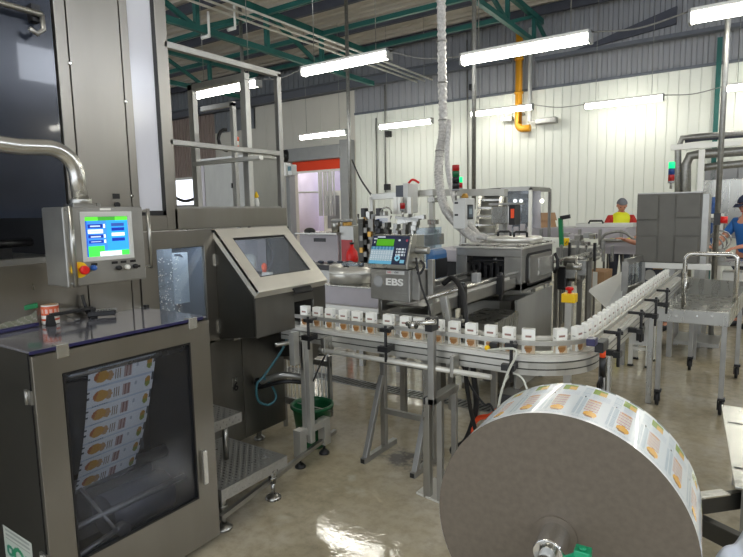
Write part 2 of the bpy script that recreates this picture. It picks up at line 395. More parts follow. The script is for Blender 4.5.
# roof steel: lattice girders along the hall and bracing across
def girder(x, y0, y1, zt, zb, lab):
    g = thing('roof_girder', lab, 'roof girder', (x, (y0 + y1) / 2, zb))
    MB().bar((x, y0, zt), (x, y1, zt), .10, .12).build('top_chord', 'teal_steel', g)
    MB().bar((x, y0, zb), (x, y1, zb), .10, .10).build('bottom_chord', 'teal_steel', g)
    yy = y0; k = 0
    while yy < y1 - .5:
        MB().bar((x, yy, zt), (x, yy, zb), .08, .08).build('upright', 'teal_steel', g)
        MB().bar((x, yy, zb if k % 2 else zt), (x, yy + 1.66, zt if k % 2 else zb), .07, .07).build('diagonal', 'teal_steel', g)
        yy += 1.66; k += 1
girder(-7.95, 1.54, 11.8, 5.42, 4.72, 'teal steel lattice girder overhead, left of the hanging grey hose')
girder(-4.4, 3.2, 13.7, 5.95, 5.38, 'teal steel girder running along the roof right of the hanging hose')
girder(-11.6, 1.54, 11.0, 5.42, 4.72, 'teal steel lattice girder at the far left of the roof')
for i, (y, z) in enumerate(((8.2, 5.42), (9.85, 5.42), (11.6, 5.5))):
    g = MB(); g.bar((-14, y, z), (-4.4, y, z), .08, .09)
    tag(g.build('cross_brace', 'teal_steel'), ['teal crosswise roof brace nearest the camera', 'teal crosswise roof brace in the middle, second from the camera', 'teal crosswise roof brace nearest the back wall'][i], 'roof brace', 'teal crosswise roof braces')
for i, y in enumerate((5.2, 6.9, 8.6, 10.3, 12.0, 13.6)):
    b = MB(); b.box(-21, 8, y - .05, y + .05, 6.08, 6.28)
    o = b.build('purlin', 'purlin'); o['kind'] = 'structure'
b = MB(); b.box(-20.9, -5.15, 13.6, 13.8, 5.18, 5.42); b.box(-20.9, -5.15, 13.5, 13.9, 5.40, 5.43)
tag(b.build('wall_girder', 'girt'), 'dark grey steel girder running along the top of the back wall', 'girder')
b = MB(); b.box(-4.5, 7.9, 13.55, 13.75, 5.06, 5.14)
tag(b.build('wall_rail', 'girt'), 'thin grey rail along the grey cladding at upper right', 'rail')
b = MB(); b.hexa([(-3.7, 13.9, 5.2), (-1.6, 13.9, 5.42), (-1.6, 13.98, 5.42), (-3.7, 13.98, 5.2)], [(-3.7, 13.9, 5.22), (-1.6, 13.9, 5.78), (-1.6, 13.98, 5.78), (-3.7, 13.98, 5.22)])
tag(b.build('wedge_flashing', 'purlin'), 'dark tapering metal flashing on the grey cladding above the right lamp', 'flashing')
for i, dy in enumerate((0, .22, .44)):
    b = MB(); b.tube([(-7.6 + dy, 4.2, 4.98), (-7.6 + dy, 13.4, 4.98)], .022, 8)
    tag(b.build('overhead_pipe', 'alu_light'), 'thin pale pipe under the roof, %s of the three parallel ones' % ['leftmost', 'middle', 'rightmost'][i], 'pipe', 'thin parallel pipes under the roof')
for i, (px, py) in enumerate(((202, 38), (228, 30))):
    p = at(px, py, x=-7.7); b = MB(); b.tube([p, p + Vector((.18, 0, 0))], .03, 8); b.tube([p + Vector((.18, 0, 0)), p + Vector((.18, 0, .38))], .02, 8)
    tag(b.build('pipe_hanger', 'white_paint'), 'small white pipe hanger below the teal girder, %s of the pair' % ['left one', 'right one'][i], 'hanger')

# fluorescent lamps
def lamp(p, L, lab, grp, tilt=0):
    p = Vector(p); g = thing('fluorescent_lamp', lab, 'lamp', p, grp)
    x0, x1 = p.x, p.x + L; z = p.z
    MB().box(x0 - .03, x1 + .03, p.y - .07, p.y + .07, z + .035, z + .075).build('housing', 'white_paint', g, .01)
    b = MB(); prof = [(-.055, .036), (-.065, .0), (-.045, -.05), (0, -.066), (.045, -.05), (.065, 0), (.055, .036)]
    b.hexa([(x0, p.y + a, z + c) for a, c in prof], [(x1, p.y + a, z + c) for a, c in prof]); b.build('diffuser', 'lamp_on', g)
    for xx in (x0 - .03, x1): MB().box(xx, xx + .03, p.y - .07, p.y + .07, z - .068, z + .075).build('end_cap', 'grey_paint', g, .008)
    for xx in (x0 + .2, x1 - .2): MB().tube([(xx, p.y, z + .1), (xx, p.y, 6.28)], .006, 5).build('hanging_wire', 'galvanised', g)
row1 = [(-8.2, 3.68, 'bright fluorescent lamp seen through the raised steel guard frame at left'), (-5.72, 3.70, 'fluorescent lamp hanging left of the grey insulated hose'),
        (-3.11, 3.45, 'fluorescent lamp hanging just right of the grey insulated hose'), (-.63, 3.46, 'fluorescent lamp at the top right corner')]
for x, z, l in row1: lamp((x, 6.65, z), 1.5, l, 'near row of fluorescent lamps')
for x in (-.9, 1.9, 4.6): lamp((x + 2.6, 6.65, 3.6), 1.5, 'fluorescent lamp of the near row outside the right of the picture', 'near row of fluorescent lamps')
row2 = [(-10.16, 11.6, 3.6, 'short-looking lamp above the orange roll-up door'), (-8.2, 12.5, 3.78, 'lamp over the grey printer area, second from the orange door'),
        (-5.9, 13.1, 3.93, 'lamp in front of the yellow wall pipe'), (-3.2, 13.1, 3.8, 'lamp on the far white wall right of the yellow pipe'), (-.62, 13.1, 3.83, 'partly cut lamp at the right edge near the thin pole')]
for x, y, z, l in row2: lamp((x, y, z), 1.5, l, 'far row of fluorescent lamps')
for x in (1.9, 4.5): lamp((x, 13.1, 3.8), 1.5, 'fluorescent lamp of the far row outside the right of the picture', 'far row of fluorescent lamps')
for x in (-6.2, -2.6, 1.0, 4.2): lamp((x, .3, 3.6), 1.5, 'fluorescent lamp of the row added above the camera for light, out of view', 'added row of fluorescent lamps above the camera')  # unseen lamp row added overhead to light the scene
for i, (a, c) in enumerate((((-6.70 + .03, 6.65, 3.73), (-5.75, 6.65, 3.75)), ((-4.2, 6.65, 3.74), (-3.14, 6.65, 3.5)), ((-1.58, 6.65, 3.5), (-.66, 6.65, 3.52)), ((-4.37, 13.1, 3.97), (-3.23, 13.1, 3.84)), ((-1.67, 13.1, 3.84), (-.65, 13.1, 3.87)))):
    a = Vector(a); c = Vector(c); m_ = (a + c) / 2 - Vector((0, 0, .06))
    tag(MB().tube(smooth([a, m_, c], 6), .009, 6).build('lamp_cable', 'galvanised'), ['cable joining the two leftmost lamps of the near row', 'cable crossing behind the grey insulated hose between lamps', 'cable to the lamp at the top right corner',
        'sagging cable on the far wall right of the yellow pipe', 'sagging cable on the far wall beside the right edge lamp'][i], 'cable', 'cables between the lamps')

# unseen lamps added to light the annex behind the door
for k in range(8):
    lamp((-17.6 + (k % 4) * 1.7, 15.0 + 2.2 * (k // 4), 4.2), 1.5, 'fluorescent lamp added to light the hall beyond the roll-up door, hidden above the lintel', 'lamps beyond the door')
    
# hanging poles and conduits
def pole(px, py, y, r, mt, lab, z0=0, lean=0, name='conduit_pole', ztop=6.28):
    p = at(px, py, y=y); b = MB(); b.tube([(p.x, y, z0), (p.x, y, ztop)], r, 12)
    return tag(b.build(name, mt), lab, 'pole')
pole(243, 80, 7.6, .033, 'galvanised', 'vertical steel pole rising behind the upper left guard frame')
pole(348, 90, 9.0, .036, 'galvanised', 'tall thin pole standing right of the orange roll-up door')
pole(474, 90, 8.2, .034, 'galvanised', 'vertical grey pole between the two centre lamps', 1.6)
pole(722, 130, 7.2, .028, 'galvanised', 'tall thin pole standing behind the wheeled cart at right')
p = at(719, 60, y=13.9); tag(MB().bar((p.x, 13.93, 0), (p.x, 13.93, 5), .09, .06).build('downpipe', 'teal_steel'), 'thin dark green downpipe on the far wall at right', 'pipe')
# corrugated insulated hose from the roof to the dosing machine
path = smooth([at(441, -20, y=6), at(442, 60, y=6), at(443, 128, y=6), at(440, 150, y=6), at(439, 180, y=5.9), at(445, 208, y=5.8), at(462, 228, y=5.6), at(482, 243, y=5.3), at(490, 250, y=5.1)], 12)
path = [Vector((path[0].x, path[0].y, 6.28))] + path
P2 = []; R2 = []
for i in range(len(path) - 1):
    for k in range(4):
        P2.append(path[i].lerp(path[i + 1], k / 4)); R2.append(.050 + .005 * math.sin(len(P2) * 1.57) + random.uniform(-.003, .003))
g = thing('insulated_hose', 'silver foil-wrapped hose hanging from the roof down to the dosing machine', 'hose', path[0] - Vector((0, 0, 4)))
MB().tube(P2, R2, 14).build('hose', 'foil', g)
q = smooth([at(449, 120, y=5.9), at(447, 160, y=5.85), at(452, 190, y=5.8), at(460, 212, y=5.7), at(476, 232, y=5.5), at(486, 242, y=5.3)], 8)
MB().tube(q, .03, 10).build('wrapped_cable', 'foil', g)
for k in (14, 40, 66, 92, 120, 150):
    if k < len(P2) - 1: MB().tube([P2[k], P2[k + 1]], .06, 14).build('cable_tie', 'galvanised', g)
# yellow gas pipe
g = thing('gas_pipe', 'yellow pipe running down the back wall to a valve', 'pipe', (-4.7, 13.88, 3.3))
MB().box(-4.99, -4.87, 13.85, 14.0, 3.9, 3.95).build('wall_clip', 'galvanised', g)
a = at(519.5, 28, y=13.8); c = at(521, 124, y=13.8); MB().tube([(a.x, 13.8, 5.9), (a.x, 13.8, c.z)] + arc((a.x + .12, 13.8, c.z), .12, PI, 1.5 * PI, 6) + [(a.x + .3, 13.8, c.z - .12)], .085, 14).build('pipe', 'yellow_pipe', g)
for zz in (5.2, 4.4): MB().cyl((a.x, 13.8, zz), (a.x, 13.8, zz + .05), .11).build('flange', 'yellow_pipe', g)
MB().tube([(a.x + .28, 13.8, 5.9), (a.x + .28, 13.8, c.z + .05), (a.x + .5, 13.8, c.z)], .05, 10).build('side_pipe', 'light_paint', g)
MB().box(a.x + .45, a.x + .95, 13.7, 13.9, c.z - .06, c.z + .08).build('valve', 'galvanised', g, .02); MB().box(a.x - .42, a.x - .15, 13.72, 13.88, c.z + .1, c.z + .2).build('bracket', 'galvanised', g)
for i, (px, py, lb) in enumerate(((388, 134, 'small black box on the white wall below the far lamp'), (472, 87, 'small black wall box on the grey cladding beside the centre pole'), (387, 187, 'small black socket low on the white wall above the printers'))):
    x0, x1, z0, z1 = fb(px - 2.5, py - 3, px + 2, py + 3, 13.9)
    g = thing('wall_box', lb, 'box', (x0, 13.9, z0)); MB().box(x0, x1, 13.86, 14, z0, z1).build('case', 'black', g, .01); MB().box(x0 + .03, x1 - .03, 13.84, 13.86, z0 + .03, z1 - .03).build('cover', 'black', g)
for i, (px, y0p, y1p) in enumerate(((376, 118, 195), (384.5, 60, 192), (467, 40, 195))):
    a = at(px, y0p, y=13.95); c = at(px + 1, y1p, y=13.95)
    tag(MB().tube([a, c], .02, 6).build('wall_cable', 'galvanised'), 'thin grey cable running down the white wall, %s' % ['just right of the door pole', 'down to the black socket', 'beside the centre pole'][i], 'cable', 'cables on the back wall')
# ================================================================ filling machine on the left
XF = -2.6
g = thing('filling_machine', 'tall stainless steel filling machine with glazed doors filling the left side', 'machine', (-3.1, 1.9, 0))
# body behind the faces
b = MB(); b.box(-3.75, -2.72, 2.16, 2.82, .14, 1.43); b.box(-3.75, -3.5, -.4, 2.2, .14, 3.6); b.box(-3.5, XF - .02, -.4, 2.16, .14, .98)
b.build('body', 'steel_dark', g)
# tower
TY = .022
_keep = MB.build
def _shift(self, *a, **k):
    self.v = [(p[0], p[1] + TY, p[2]) for p in self.v]; return _keep(self, *a, **k)
MB.build = _shift
b = MB(); b.box(XF - .03, XF, 1.333, 1.383, 1.43, 3.6); b.box(XF - .03, XF, 1.389, 1.643, 1.43, 3.6); b.box(XF - .03, XF, 1.649, 1.69, 1.43, 3.6); b.box(XF - .05, XF - .028, 1.333, 1.69, 1.43, 3.6)
b.build('tower_panel', 'steel_olive', g, .003)
for yy, zz in ((1.383, 2.29), (1.646, 2.16), (1.383, 2.28 - .7), (1.646, 1.7)): MB().lathe((XF, yy, zz), [(.008, -.004), (.008, .006), (.004, .01)], 10, 'x').build('panel_screw', 'chrome', g)
b = MB(); b.box(XF, XF + .004, 1.545, 1.58, 1.685, 1.71); b.build('warning_plate', 'black', g)
b = MB(); b.lathe((XF, 1.563, 1.655), [(.014, 0), (.014, .01)], 14, 'x'); b.build('lock', 'black', g)
# dark recess with smoked panel
b = MB(); b.box(-3.4, XF - .01, .2, 1.333, 1.40, 1.425); b.build('recess_shelf', 'steel_mid', g)
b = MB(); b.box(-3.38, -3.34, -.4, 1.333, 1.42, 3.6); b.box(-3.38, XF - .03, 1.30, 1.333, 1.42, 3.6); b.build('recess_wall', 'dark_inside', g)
b = MB(); b.box(XF - .02, XF - .012, -.4, 1.325, 1.60, 3.6); b.build('smoked_door', 'smoke_panel', g)
b = MB(); b.tube([(XF + .04, .2, 2.475), (XF + .04, 1.26, 2.46)], .013, 10); b.tube([(XF + .04, 1.26, 2.46), (XF + .04, 1.262, 2.40), (XF + .04, 1.235, 2.375), (XF + .04, 1.205, 2.39)], .011, 10); b.build('hook_rod', 'steel_mid', g)
MB().box(XF - .012, XF + .03, 1.03, 1.06, 2.45, 2.52).build('rod_bracket', 'black', g); MB().box(XF - .012, XF + .03, 1.225, 1.26, 2.43, 2.50).build('rod_bracket', 'black', g)
b = MB(); b.box(-2.75, -2.66, .95, 1.10, 1.425, 1.47); b.tube([(-2.7, .9, 1.49), (-2.7, 1.2, 1.49)], .018, 10); b.build('rail_clamp', 'black', g)
# panels below the recess (behind the cabinet)
b = MB(); b.box(XF - .03, XF, -.4, 1.385, .98, 1.40); b.box(XF - .03, XF, 1.39, 1.61, .98, 1.52); b.box(XF - .03, XF, 1.615, 1.66, .98, 1.52); b.build('lower_tower_panel', 'steel_olive', g, .003)
b = MB(); b.box(XF, XF + .02, 1.67, 1.69, 1.06, 1.14); b.build('latch', 'black', g)
# glazed service window, dark gasket, steel jamb
b = MB(); b.box(XF - .012, XF - .006, 1.69, 1.825, 1.62, 3.6); b.build('side_window', 'milky', g)
b = MB(); b.box(XF - .03, XF - .002, 1.825, 1.845, 1.60, 3.6); b.box(XF - .03, XF - .002, 1.69, 1.845, 1.60, 1.625); b.build('gasket', 'black', g)
b = MB(); b.box(XF - .05, XF, 1.845, 1.915, 1.52, 3.6); b.box(XF - .05, XF, 1.66, 1.845, 1.52, 1.60); b.build('jamb', 'steel_olive', g, .004)
b = MB(); b.box(XF - .10, XF - .04, 1.70, 1.735, 2.02, 2.09); b.tube(smooth([(XF - .05, 1.71, 2.09), (XF - .04, 1.73, 2.14), (XF - .05, 1.70, 2.18)], 5), .004, 6); b.build('sensor', 'black', g)
b = MB(); b.tube([(XF - .07, 1.70, 2.335), (XF - .07, 1.75, 2.335)], .022, 12); b.build('window_roller', 'blue_grey', g)
MB.build = _keep
# body front with lower window
b = MB(); b.plate(XF - .03, 1.69, 2.18, .86, 1.515, 1.79, 2.10, .99, 1.42, .03, 'x'); b.build('front_frame', 'steel_olive', g, .003)
b = MB(); b.box(XF - .02, XF - .014, 1.775, 2.10, .99, 1.42); b.build('splash_window', 'blue_clear', g)
b = MB(); b.box(-3.0, -2.98, 1.70, 2.16, .95, 1.50); b.box(-3.0, -2.62, 2.14, 2.16, .95, 1.5); b.build('chamber_wall', 'inner_panel', g)
b = MB(); b.box(-2.76, -2.70, 1.90, 1.955, .98, 1.5); b.build('chamber_column', 'grey_paint', g)
b = MB(); b.box(-2.80, -2.78, 1.975, 2.12, 1.08, 1.38); b.build('chamber_glare_panel', 'white_paint', g)  # white panel standing in for the bright daylight reflection in the window
b = MB(); b.tube(smooth([(-2.82, 1.98, 1.34), (-2.78, 2.05, 1.37), (-2.8, 2.12, 1.33)], 6), .008, 8); b.build('chamber_hose', 'blue_grey', g)
b = MB(); b.tube([(-2.74, 1.93, 1.0), (-2.74, 1.93, 1.1)], .014, 10); b.ell((-2.74, 1.93, 1.12), .018, .018, .02); b.build('nozzle', 'brass', g)
b = MB()
for k in range(150):
    yy = random.uniform(1.78, 1.93); zz = random.uniform(1.0, 1.38); r = random.uniform(.0015, .0035); b.ell((XF - .012, yy, zz), .001, r, r, 6, 4)
b.build('splash_droplets', 'white_paint', g)
# lower body panels
b = MB(); b.box(-2.75, -2.70, -.4, 2.435, .13, .845); b.box(-2.75, -2.70, 2.44, 2.82, .13, .9); b.box(-2.72, -2.62, -.4, 2.2, .84, .865); b.build('lower_panel', 'steel_dark', g, .003)
b = MB(); b.box(-2.70, -2.697, 2.345, 2.385, .53, .56); b.box(-2.70, -2.697, 2.345, 2.35, .47, .53); b.build('number_plate', 'steel', g)
text('number', '6', .075, 'black', g, (-2.692, 2.367, .50), FACE_X, bold=.002)
for yy in (.2, 1.2, 2.3, 2.7):
    b = MB(); b.cyl((-2.85, yy, .02), (-2.85, yy, .14), .018); b.lathe((-2.85, yy, 0), [(.04, 0), (.04, .012), (.018, .03)], 16); b.build('machine_foot', 'steel', g)
# infeed hood with sloping lid
HY0, HY1 = 2.18, 2.80
tri = [(XF - .02, 1.49), (-2.30, 1.13), (-2.30, .905), (XF - .12, .845)]
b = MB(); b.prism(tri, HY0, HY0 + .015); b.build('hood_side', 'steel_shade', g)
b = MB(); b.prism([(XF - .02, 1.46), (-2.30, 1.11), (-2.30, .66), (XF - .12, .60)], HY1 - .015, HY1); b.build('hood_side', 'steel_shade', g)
b = MB(); b.box(-2.305, -2.288, HY0, 2.50, .90, 1.13); b.build('hood_front_panel', 'steel_dark', g, .002)
b = MB(); b.hexa([(-2.305, 2.56, .62), (-2.288, 2.56, .62), (-2.288, 2.80, .72), (-2.305, 2.80, .72)], [(-2.305, 2.56, .82), (-2.288, 2.56, .82), (-2.288, 2.80, .82), (-2.305, 2.80, .82)]); b.box(-2.305, -2.288, 2.68, 2.80, .82, 1.13); b.box(-2.305, -2.288, 2.50, 2.68, 1.06, 1.13); b.build('hood_front_panel', 'steel_dark', g, .002)
b = MB(); b.box(-2.72, -2.5, 2.2, 2.8, .86, .88); b.build('hood_floor', 'steel_mid', g)
A = Vector((XF - .0, 0, 1.500)); B = Vector((-2.262, 0, 1.158)); d = (B - A); nrm = Vector((-d.z, 0, d.x)).normalized(); nrm = -nrm if nrm.z < 0 else nrm
def lid_pt(u, y, t): p = A + d * u + nrm * t; return (p.x, y, p.z)
def lidbox(b, u0, u1, y0, y1, t0, t1, m=0):
    b.hexa([lid_pt(u0, y0, t0), lid_pt(u1, y0, t0), lid_pt(u1, y1, t0), lid_pt(u0, y1, t0)], [lid_pt(u0, y0, t1), lid_pt(u1, y0, t1), lid_pt(u1, y1, t1), lid_pt(u0, y1, t1)], m)
b = MB(); y0, y1, wy0, wy1, wu0, wu1 = 2.17, 2.775, 2.255, 2.70, .15, .80
lidbox(b, 0, wu0, y0, y1, 0, .02); lidbox(b, wu1, 1, y0, y1, 0, .02); lidbox(b, wu0, wu1, y0, wy0, 0, .02); lidbox(b, wu0, wu1, wy1, y1, 0, .02)
lidbox(b, 0, 1, y0, y0 + .004, -.03, .02); lidbox(b, 1, 1.012, y0, y1, -.035, .02)
b.build('hood_lid', 'lid_steel', g, .002)
b = MB(); lidbox(b, wu0, wu1, wy0, wy1, .004, .009); b.build('lid_window', 'clear', g)
MB().box(-2.56, -2.38, 2.205, 2.215, 1.08, 1.20).build('added_fill_lamp', 'added_fill_lamp_on', g)  # glowing box added out of sight to brighten the hood interior
MB().box(-2.70, -2.66, 1.72, 2.12, 1.47, 1.49).build('added_fill_lamp', 'added_fill_lamp_on', g)  # second added glow, brightens the chamber behind the splash window
b = MB(); 
for a_ in ((wu0, wu1, wy0, wy0 + .008), (wu0, wu1, wy1 - .008, wy1), (wu0, wu0 + .02, wy0, wy1), (wu1 - .02, wu1, wy0, wy1)): lidbox(b, *a_, .006, .014)
b.build('lid_gasket', 'black', g)
b = MB(); lidbox(b, 1.0, 1.05, 2.46, 2.62, -.012, .0); lidbox(b, 1.04, 1.09, 2.46, 2.62, -.02, .0); b.build('lid_handle', 'black', g, .004)
for za, zb in ((1.30, 1.37), (.90, .98)): MB().box(XF, XF + .012, HY0 - .012, HY0, za, zb).build('hinge', 'steel_bright', g)
# inside the hood
b = MB(); b.lathe((-2.55, 2.36, 1.31), [(.05, 0), (.05, .05), (.02, .06)], 18, 'x'); b.build('pulley', 'light_paint', g)
b = MB(); b.box(-2.58, -2.56, 2.20, 2.55, .9, 1.44); b.build('hood_back_plate', 'lilac_paint', g)
b = MB(); b.box(-2.58, -2.56, 2.56, 2.76, .9, 1.44); b.build('hood_back_plate', 'inner_panel', g)
b = MB(); b.tube(smooth([(-2.53, 2.42, 1.24), (-2.5, 2.50, 1.24), (-2.50, 2.55, 1.33), (-2.55, 2.57, 1.42)], 6), .008, 8); b.build('air_hose', 'blue_grey', g)
b = MB(); b.ell((-2.49, 2.46, 1.27), .018, .018, .028); b.cyl((-2.49, 2.46, 1.1), (-2.49, 2.46, 1.25), .012); b.build('grip_head', 'hose_orange', g)
b = MB()
for k in range(6): b.box(-2.52 + .02 * (k % 2), -2.46 + .02 * (k % 2), 2.28 + k * .055, 2.32 + k * .055, 1.04, 1.24 - .03 * (k % 3))
b.build('gripper', 'white_paint', g, .004)
# upper deck beam and guard frame
b = MB(); b.box(-3.3, XF, 1.915, 2.80, 1.52, 1.635); b.build('deck_beam', 'steel_olive', g, .004)
b = MB(); b.box(-2.62, XF + .01, 2.16, 2.80, 1.495, 1.51); b.build('drip_edge', 'black', g)
b = MB(); b.box(-3.3, XF - .01, 1.93, 2.8, 1.635, 1.645); b.build('deck_plate', 'steel_mid', g)
T = .035
b = MB(); b.box(XF - T, XF, 2.755, 2.79, 1.635, 2.50); b.box(XF - T, XF, 1.915, 2.79, 2.475, 2.51); b.box(XF - T, XF, 1.915, 2.755, 1.975, 2.005); b.build('guard_frame', 'steel_mid', g, .003)
b = MB(); b.box(-3.18, -2.63, 2.5, 2.54, 2.42, 2.46); b.box(-3.18, -3.13, 2.5, 2.54, 1.645, 2.46); b.box(-2.68, -2.63, 2.5, 2.54, 1.645, 2.42); b.build('cross_guard', 'aluminium', g, .003)
b = MB(); b.box(-3.13, -2.50, 2.47, 2.50, 1.925, 1.95); b.box(-2.60, -2.49, 2.455, 2.47, 1.93, 1.945); b.build('guard_rail', 'alu_light', g)
b = MB(); b.box(-3.0, -2.97, 2.7, 2.73, 1.645, 2.35); b.box(-3.3, -2.97, 2.7, 2.73, 2.33, 2.36); b.build('inner_bracket', 'steel_mid', g)
b = MB(); b.tube(arc((-3.0, 2.66, 2.1), .07, PI / 2, 1.5 * PI, 8, 'yz'), .012, 8); b.build('cable_loop', 'black', g)

# HMI swivel panel hanging from the bent tube
g = thing('control_panel', 'stainless operator panel with green and blue touch screen hung from a bent tube', 'control panel', (-2.2, 1.27, 1.36))
PX = -2.12; Y0, Y1, Z0, Z1 = 1.076, 1.405, 1.335, 1.638
b = MB(); b.box(-2.28, PX, Y0, Y1, Z0, Z1); b.build('housing', 'steel_mid', g, .006)
b = MB(); b.plate(PX, 1.137, 1.352, 1.427, 1.619, 1.155, 1.332, 1.445, 1.599, .006, 'x'); b.build('screen_bezel', 'light_paint', g, .003)
def scr(u, v):
    x, y = u, 1 - v
    if y < .1: return (90, 210, 60) if not .3 < x < .7 else (60, 150, 50)
    if x < .04: return (40, 90, 190)
    if y > .74 and (x < .42 or y > .86):
        if y > .88 and .3 < x < .82: return (225, 240, 245)
        return (70, 215, 80)
    for k, yy in enumerate((.19, .32, .45, .58)):
        if yy < y < yy + .09:
            if .06 < x < .40: return ((28, 50, 140), (225, 235, 245), (28, 50, 140), (30, 60, 160))[k] if not (.12 < x < .34 and abs(y - yy - .045) < .015) else (180, 200, 230)
            if .42 < x < .46 and k in (0, 2, 3): return (230, 240, 240)
    for k, yy in enumerate((.17, .28, .42, .55)):
        if yy < y < yy + .08 and .60 < x < .92: return ((50, 80, 150), (28, 50, 150), (225, 235, 245), (28, 50, 150))[k]
    return (60, 130, 225) if x < .48 else (50, 150, 240)
b = grid(lambda u, v: (PX + .001, 1.155 + .177 * u, 1.445 + .154 * v), scr, 70, 60); b.build('screen', 'screen', g)
b = MB(); b.box(PX, PX + .001, 1.22, 1.265, 1.624, 1.632); b.build('name_plate', 'paper', g)
b = MB(); b.lathe((PX, 1.118, 1.40), [(.03, 0), (.03, .012)], 24, 'x'); es = b.build('emergency_collar', 'yellow', g)
b = MB(); b.lathe((PX + .012, 1.122, 1.40), [(.009, 0), (.009, .012), (.017, .016), (.017, .03), (.012, .034)], 20, 'x'); b.build('stop_button', 'red', es)
b = MB(); b.lathe((PX, 1.172, 1.403), [(.011, 0), (.011, .012), (.009, .02), (.004, .022)], 16, 'x'); b.build('blue_button', 'blue_button', g)
b = MB(); b.lathe((PX, 1.278, 1.393), [(.010, 0), (.010, .012), (.007, .02)], 16, 'x'); b.build('key_switch', 'black', g)
b = MB(); b.lathe((PX, 1.316, 1.393), [(.010, 0), (.010, .012), (.007, .018)], 16, 'x'); b.build('white_button', 'white_paint', g)
b = MB(); b.lathe((PX, 1.352, 1.393), [(.010, 0), (.010, .012)], 16, 'x'); b.box(PX + .012, PX + .022, 1.34, 1.364, 1.388, 1.398); b.build('selector', 'black', g)
for yy in (1.18, 1.265, 1.303, 1.345): MB().box(PX, PX + .0015, yy - .012, yy + .013, 1.410, 1.420).build('button_label', 'black', g)
def handle(yy, za, zb, mt='steel'):
    b = MB(); b.tube([(PX - .02, yy, za), (PX + .03, yy, za)], .005, 8); b.tube([(PX - .02, yy, zb), (PX + .03, yy, zb)], .005, 8); b.cyl((PX + .03, yy, za - .012), (PX + .03, yy, zb + .012), .009); return b.build('handle', mt, g)
handle(1.088, 1.35, 1.628); 
b = MB(); b.tube([(PX - .02, 1.40, 1.62), (PX - .02, 1.445, 1.62)], .006, 8); b.tube([(PX - .02, 1.40, 1.385), (PX - .02, 1.445, 1.385)], .006, 8); b.cyl((PX - .02, 1.443, 1.375), (PX - .02, 1.443, 1.63), .008); b.build('handle', 'steel', g)
g2 = g
TX = -2.2
b = MB(); b.tube([(TX, .2, 1.90)] + [(TX, .98, 1.855)] + arc((TX, 1.08, 1.755), .105, PI / 2 + .1, 0, 8, 'yz') + [(TX, 1.19, 1.66)], .03, 18); b.build('support_tube', 'steel_bright', g)
b = MB(); b.box(TX - .04, TX + .04, 1.14, 1.25, 1.632, 1.652); b.lathe((TX, 1.19, 1.65), [(.04, 0), (.04, .02)], 18); b.build('tube_flange', 'steel', g, .003)

# ================================================================ reel cabinet in the lower left
g = thing('film_cabinet', 'waist-high stainless cabinet with a glazed front door and printed film web inside', 'cabinet', (-2.35, 1.3, 0))
cx = -2.1; ya, yb, zt = .914, 1.70, 1.118
b = MB(); b.box(-2.60, cx - .02, ya, ya + .02, .03, zt); b.box(-2.60, cx - .02, yb - .02, yb, .03, zt); b.box(-2.62, -2.60, ya, yb, .03, zt); b.box(-2.6, cx - .02, ya, yb, .03, .05)
b.box(cx - .022, cx - .02, ya, 1.0, .03, zt)
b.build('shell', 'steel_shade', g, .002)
b = MB(); b.plate(cx - .02, ya, yb, .03, zt - .01, 1.016, 1.588, .27, 1.022, .02, 'x'); door = b.build('door', 'steel_olive', g, .003)
b = MB(); b.box(cx - .014, cx - .010, 1.016, 1.588, .27, 1.022); b.build('door_pane', 'door_glass', door)
b = MB(); b.plate(cx - .012, 1.016, 1.588, .27, 1.022, 1.024, 1.580, .278, 1.014, .014, 'x'); b.build('door_gasket', 'black', door)
b = MB(); b.box(cx, cx + .022, 1.612, 1.624, .335, .50); b.box(cx + .01, cx + .025, 1.606, 1.63, .335, .50); b.build('door_handle', 'steel_bright', door, .002)
b = MB(); b.box(-2.60, cx - .006, ya - .004, yb - .008, zt, zt + .010); b.build('lid', 'lid_glass', g, .002)
b = MB(); b.box(cx - .006, cx - .002, ya - .004, yb - .03, zt - .002, zt + .010); b.build('lid_edge', 'cover_edge', g)
for yy in (1.0, 1.585): MB().box(cx - .03, cx + .006, yy, yy + .045, zt - .035, zt + .016).build('lid_catch', 'steel_bright', g, .002)
b = MB(); b.box(-2.52, -2.50, 1.13, 1.15, zt + .008, zt + .055); b.box(-2.38, -2.36, 1.13, 1.15, zt + .008, zt + .055)
lh = MB()
hp = at(51, 326, z=zt + .01); hq = at(93, 318, z=zt + .01)
for p in (hp, hq): lh.hexa([(p.x - .012, p.y - .02, zt + .01), (p.x + .012, p.y - .02, zt + .01), (p.x + .012, p.y + .02, zt + .01), (p.x - .012, p.y + .02, zt + .01)], [(p.x - .01, p.y - .012, zt + .06), (p.x + .01, p.y - .012, zt + .06), (p.x + .01, p.y + .012, zt + .06), (p.x - .01, p.y + .012, zt + .06)])
lh.bar((hp.x, hp.y, zt + .058), (hq.x, hq.y, zt + .058), .022, .014); lh.build('lid_handle', 'black', g, .003)
for zz in (.98, .35): b = MB(); b.box(-2.165, -2.115, ya - .008, ya, zz - .05, zz + .0); b.cyl((-2.14, ya - .01, zz - .05), (-2.14, ya - .01, zz + .0), .007); b.build('hinge', 'steel_mid', g)
b = MB(); b.box(-2.127, -2.124, ya - .003, ya, .03, zt); b.build('door_seam', 'black', g)
# instruction sticker with green logo
def stick(u, v):
    y = 1 - v
    if y < .22: return (150, 158, 150) if (int(y * 26) % 2 and .08 < u < .92) else (196, 200, 190)
    for (cx_, r0, r1, c) in ((.2, .05, .13, (50, 140, 110)), (.5, .10, .2, (40, 140, 100)), (.82, .05, .14, (50, 140, 110))):
        rr = math.hypot(u - cx_, (y - .42) * 1.3)
        if r0 < rr < r1: return c
    return (186, 196, 184)
b = grid(lambda u, v: (-2.483 + .244 * u, ya - .001, .12 + .235 * v), stick, 50, 50); b.build('instruction_sticker', 'print', g)
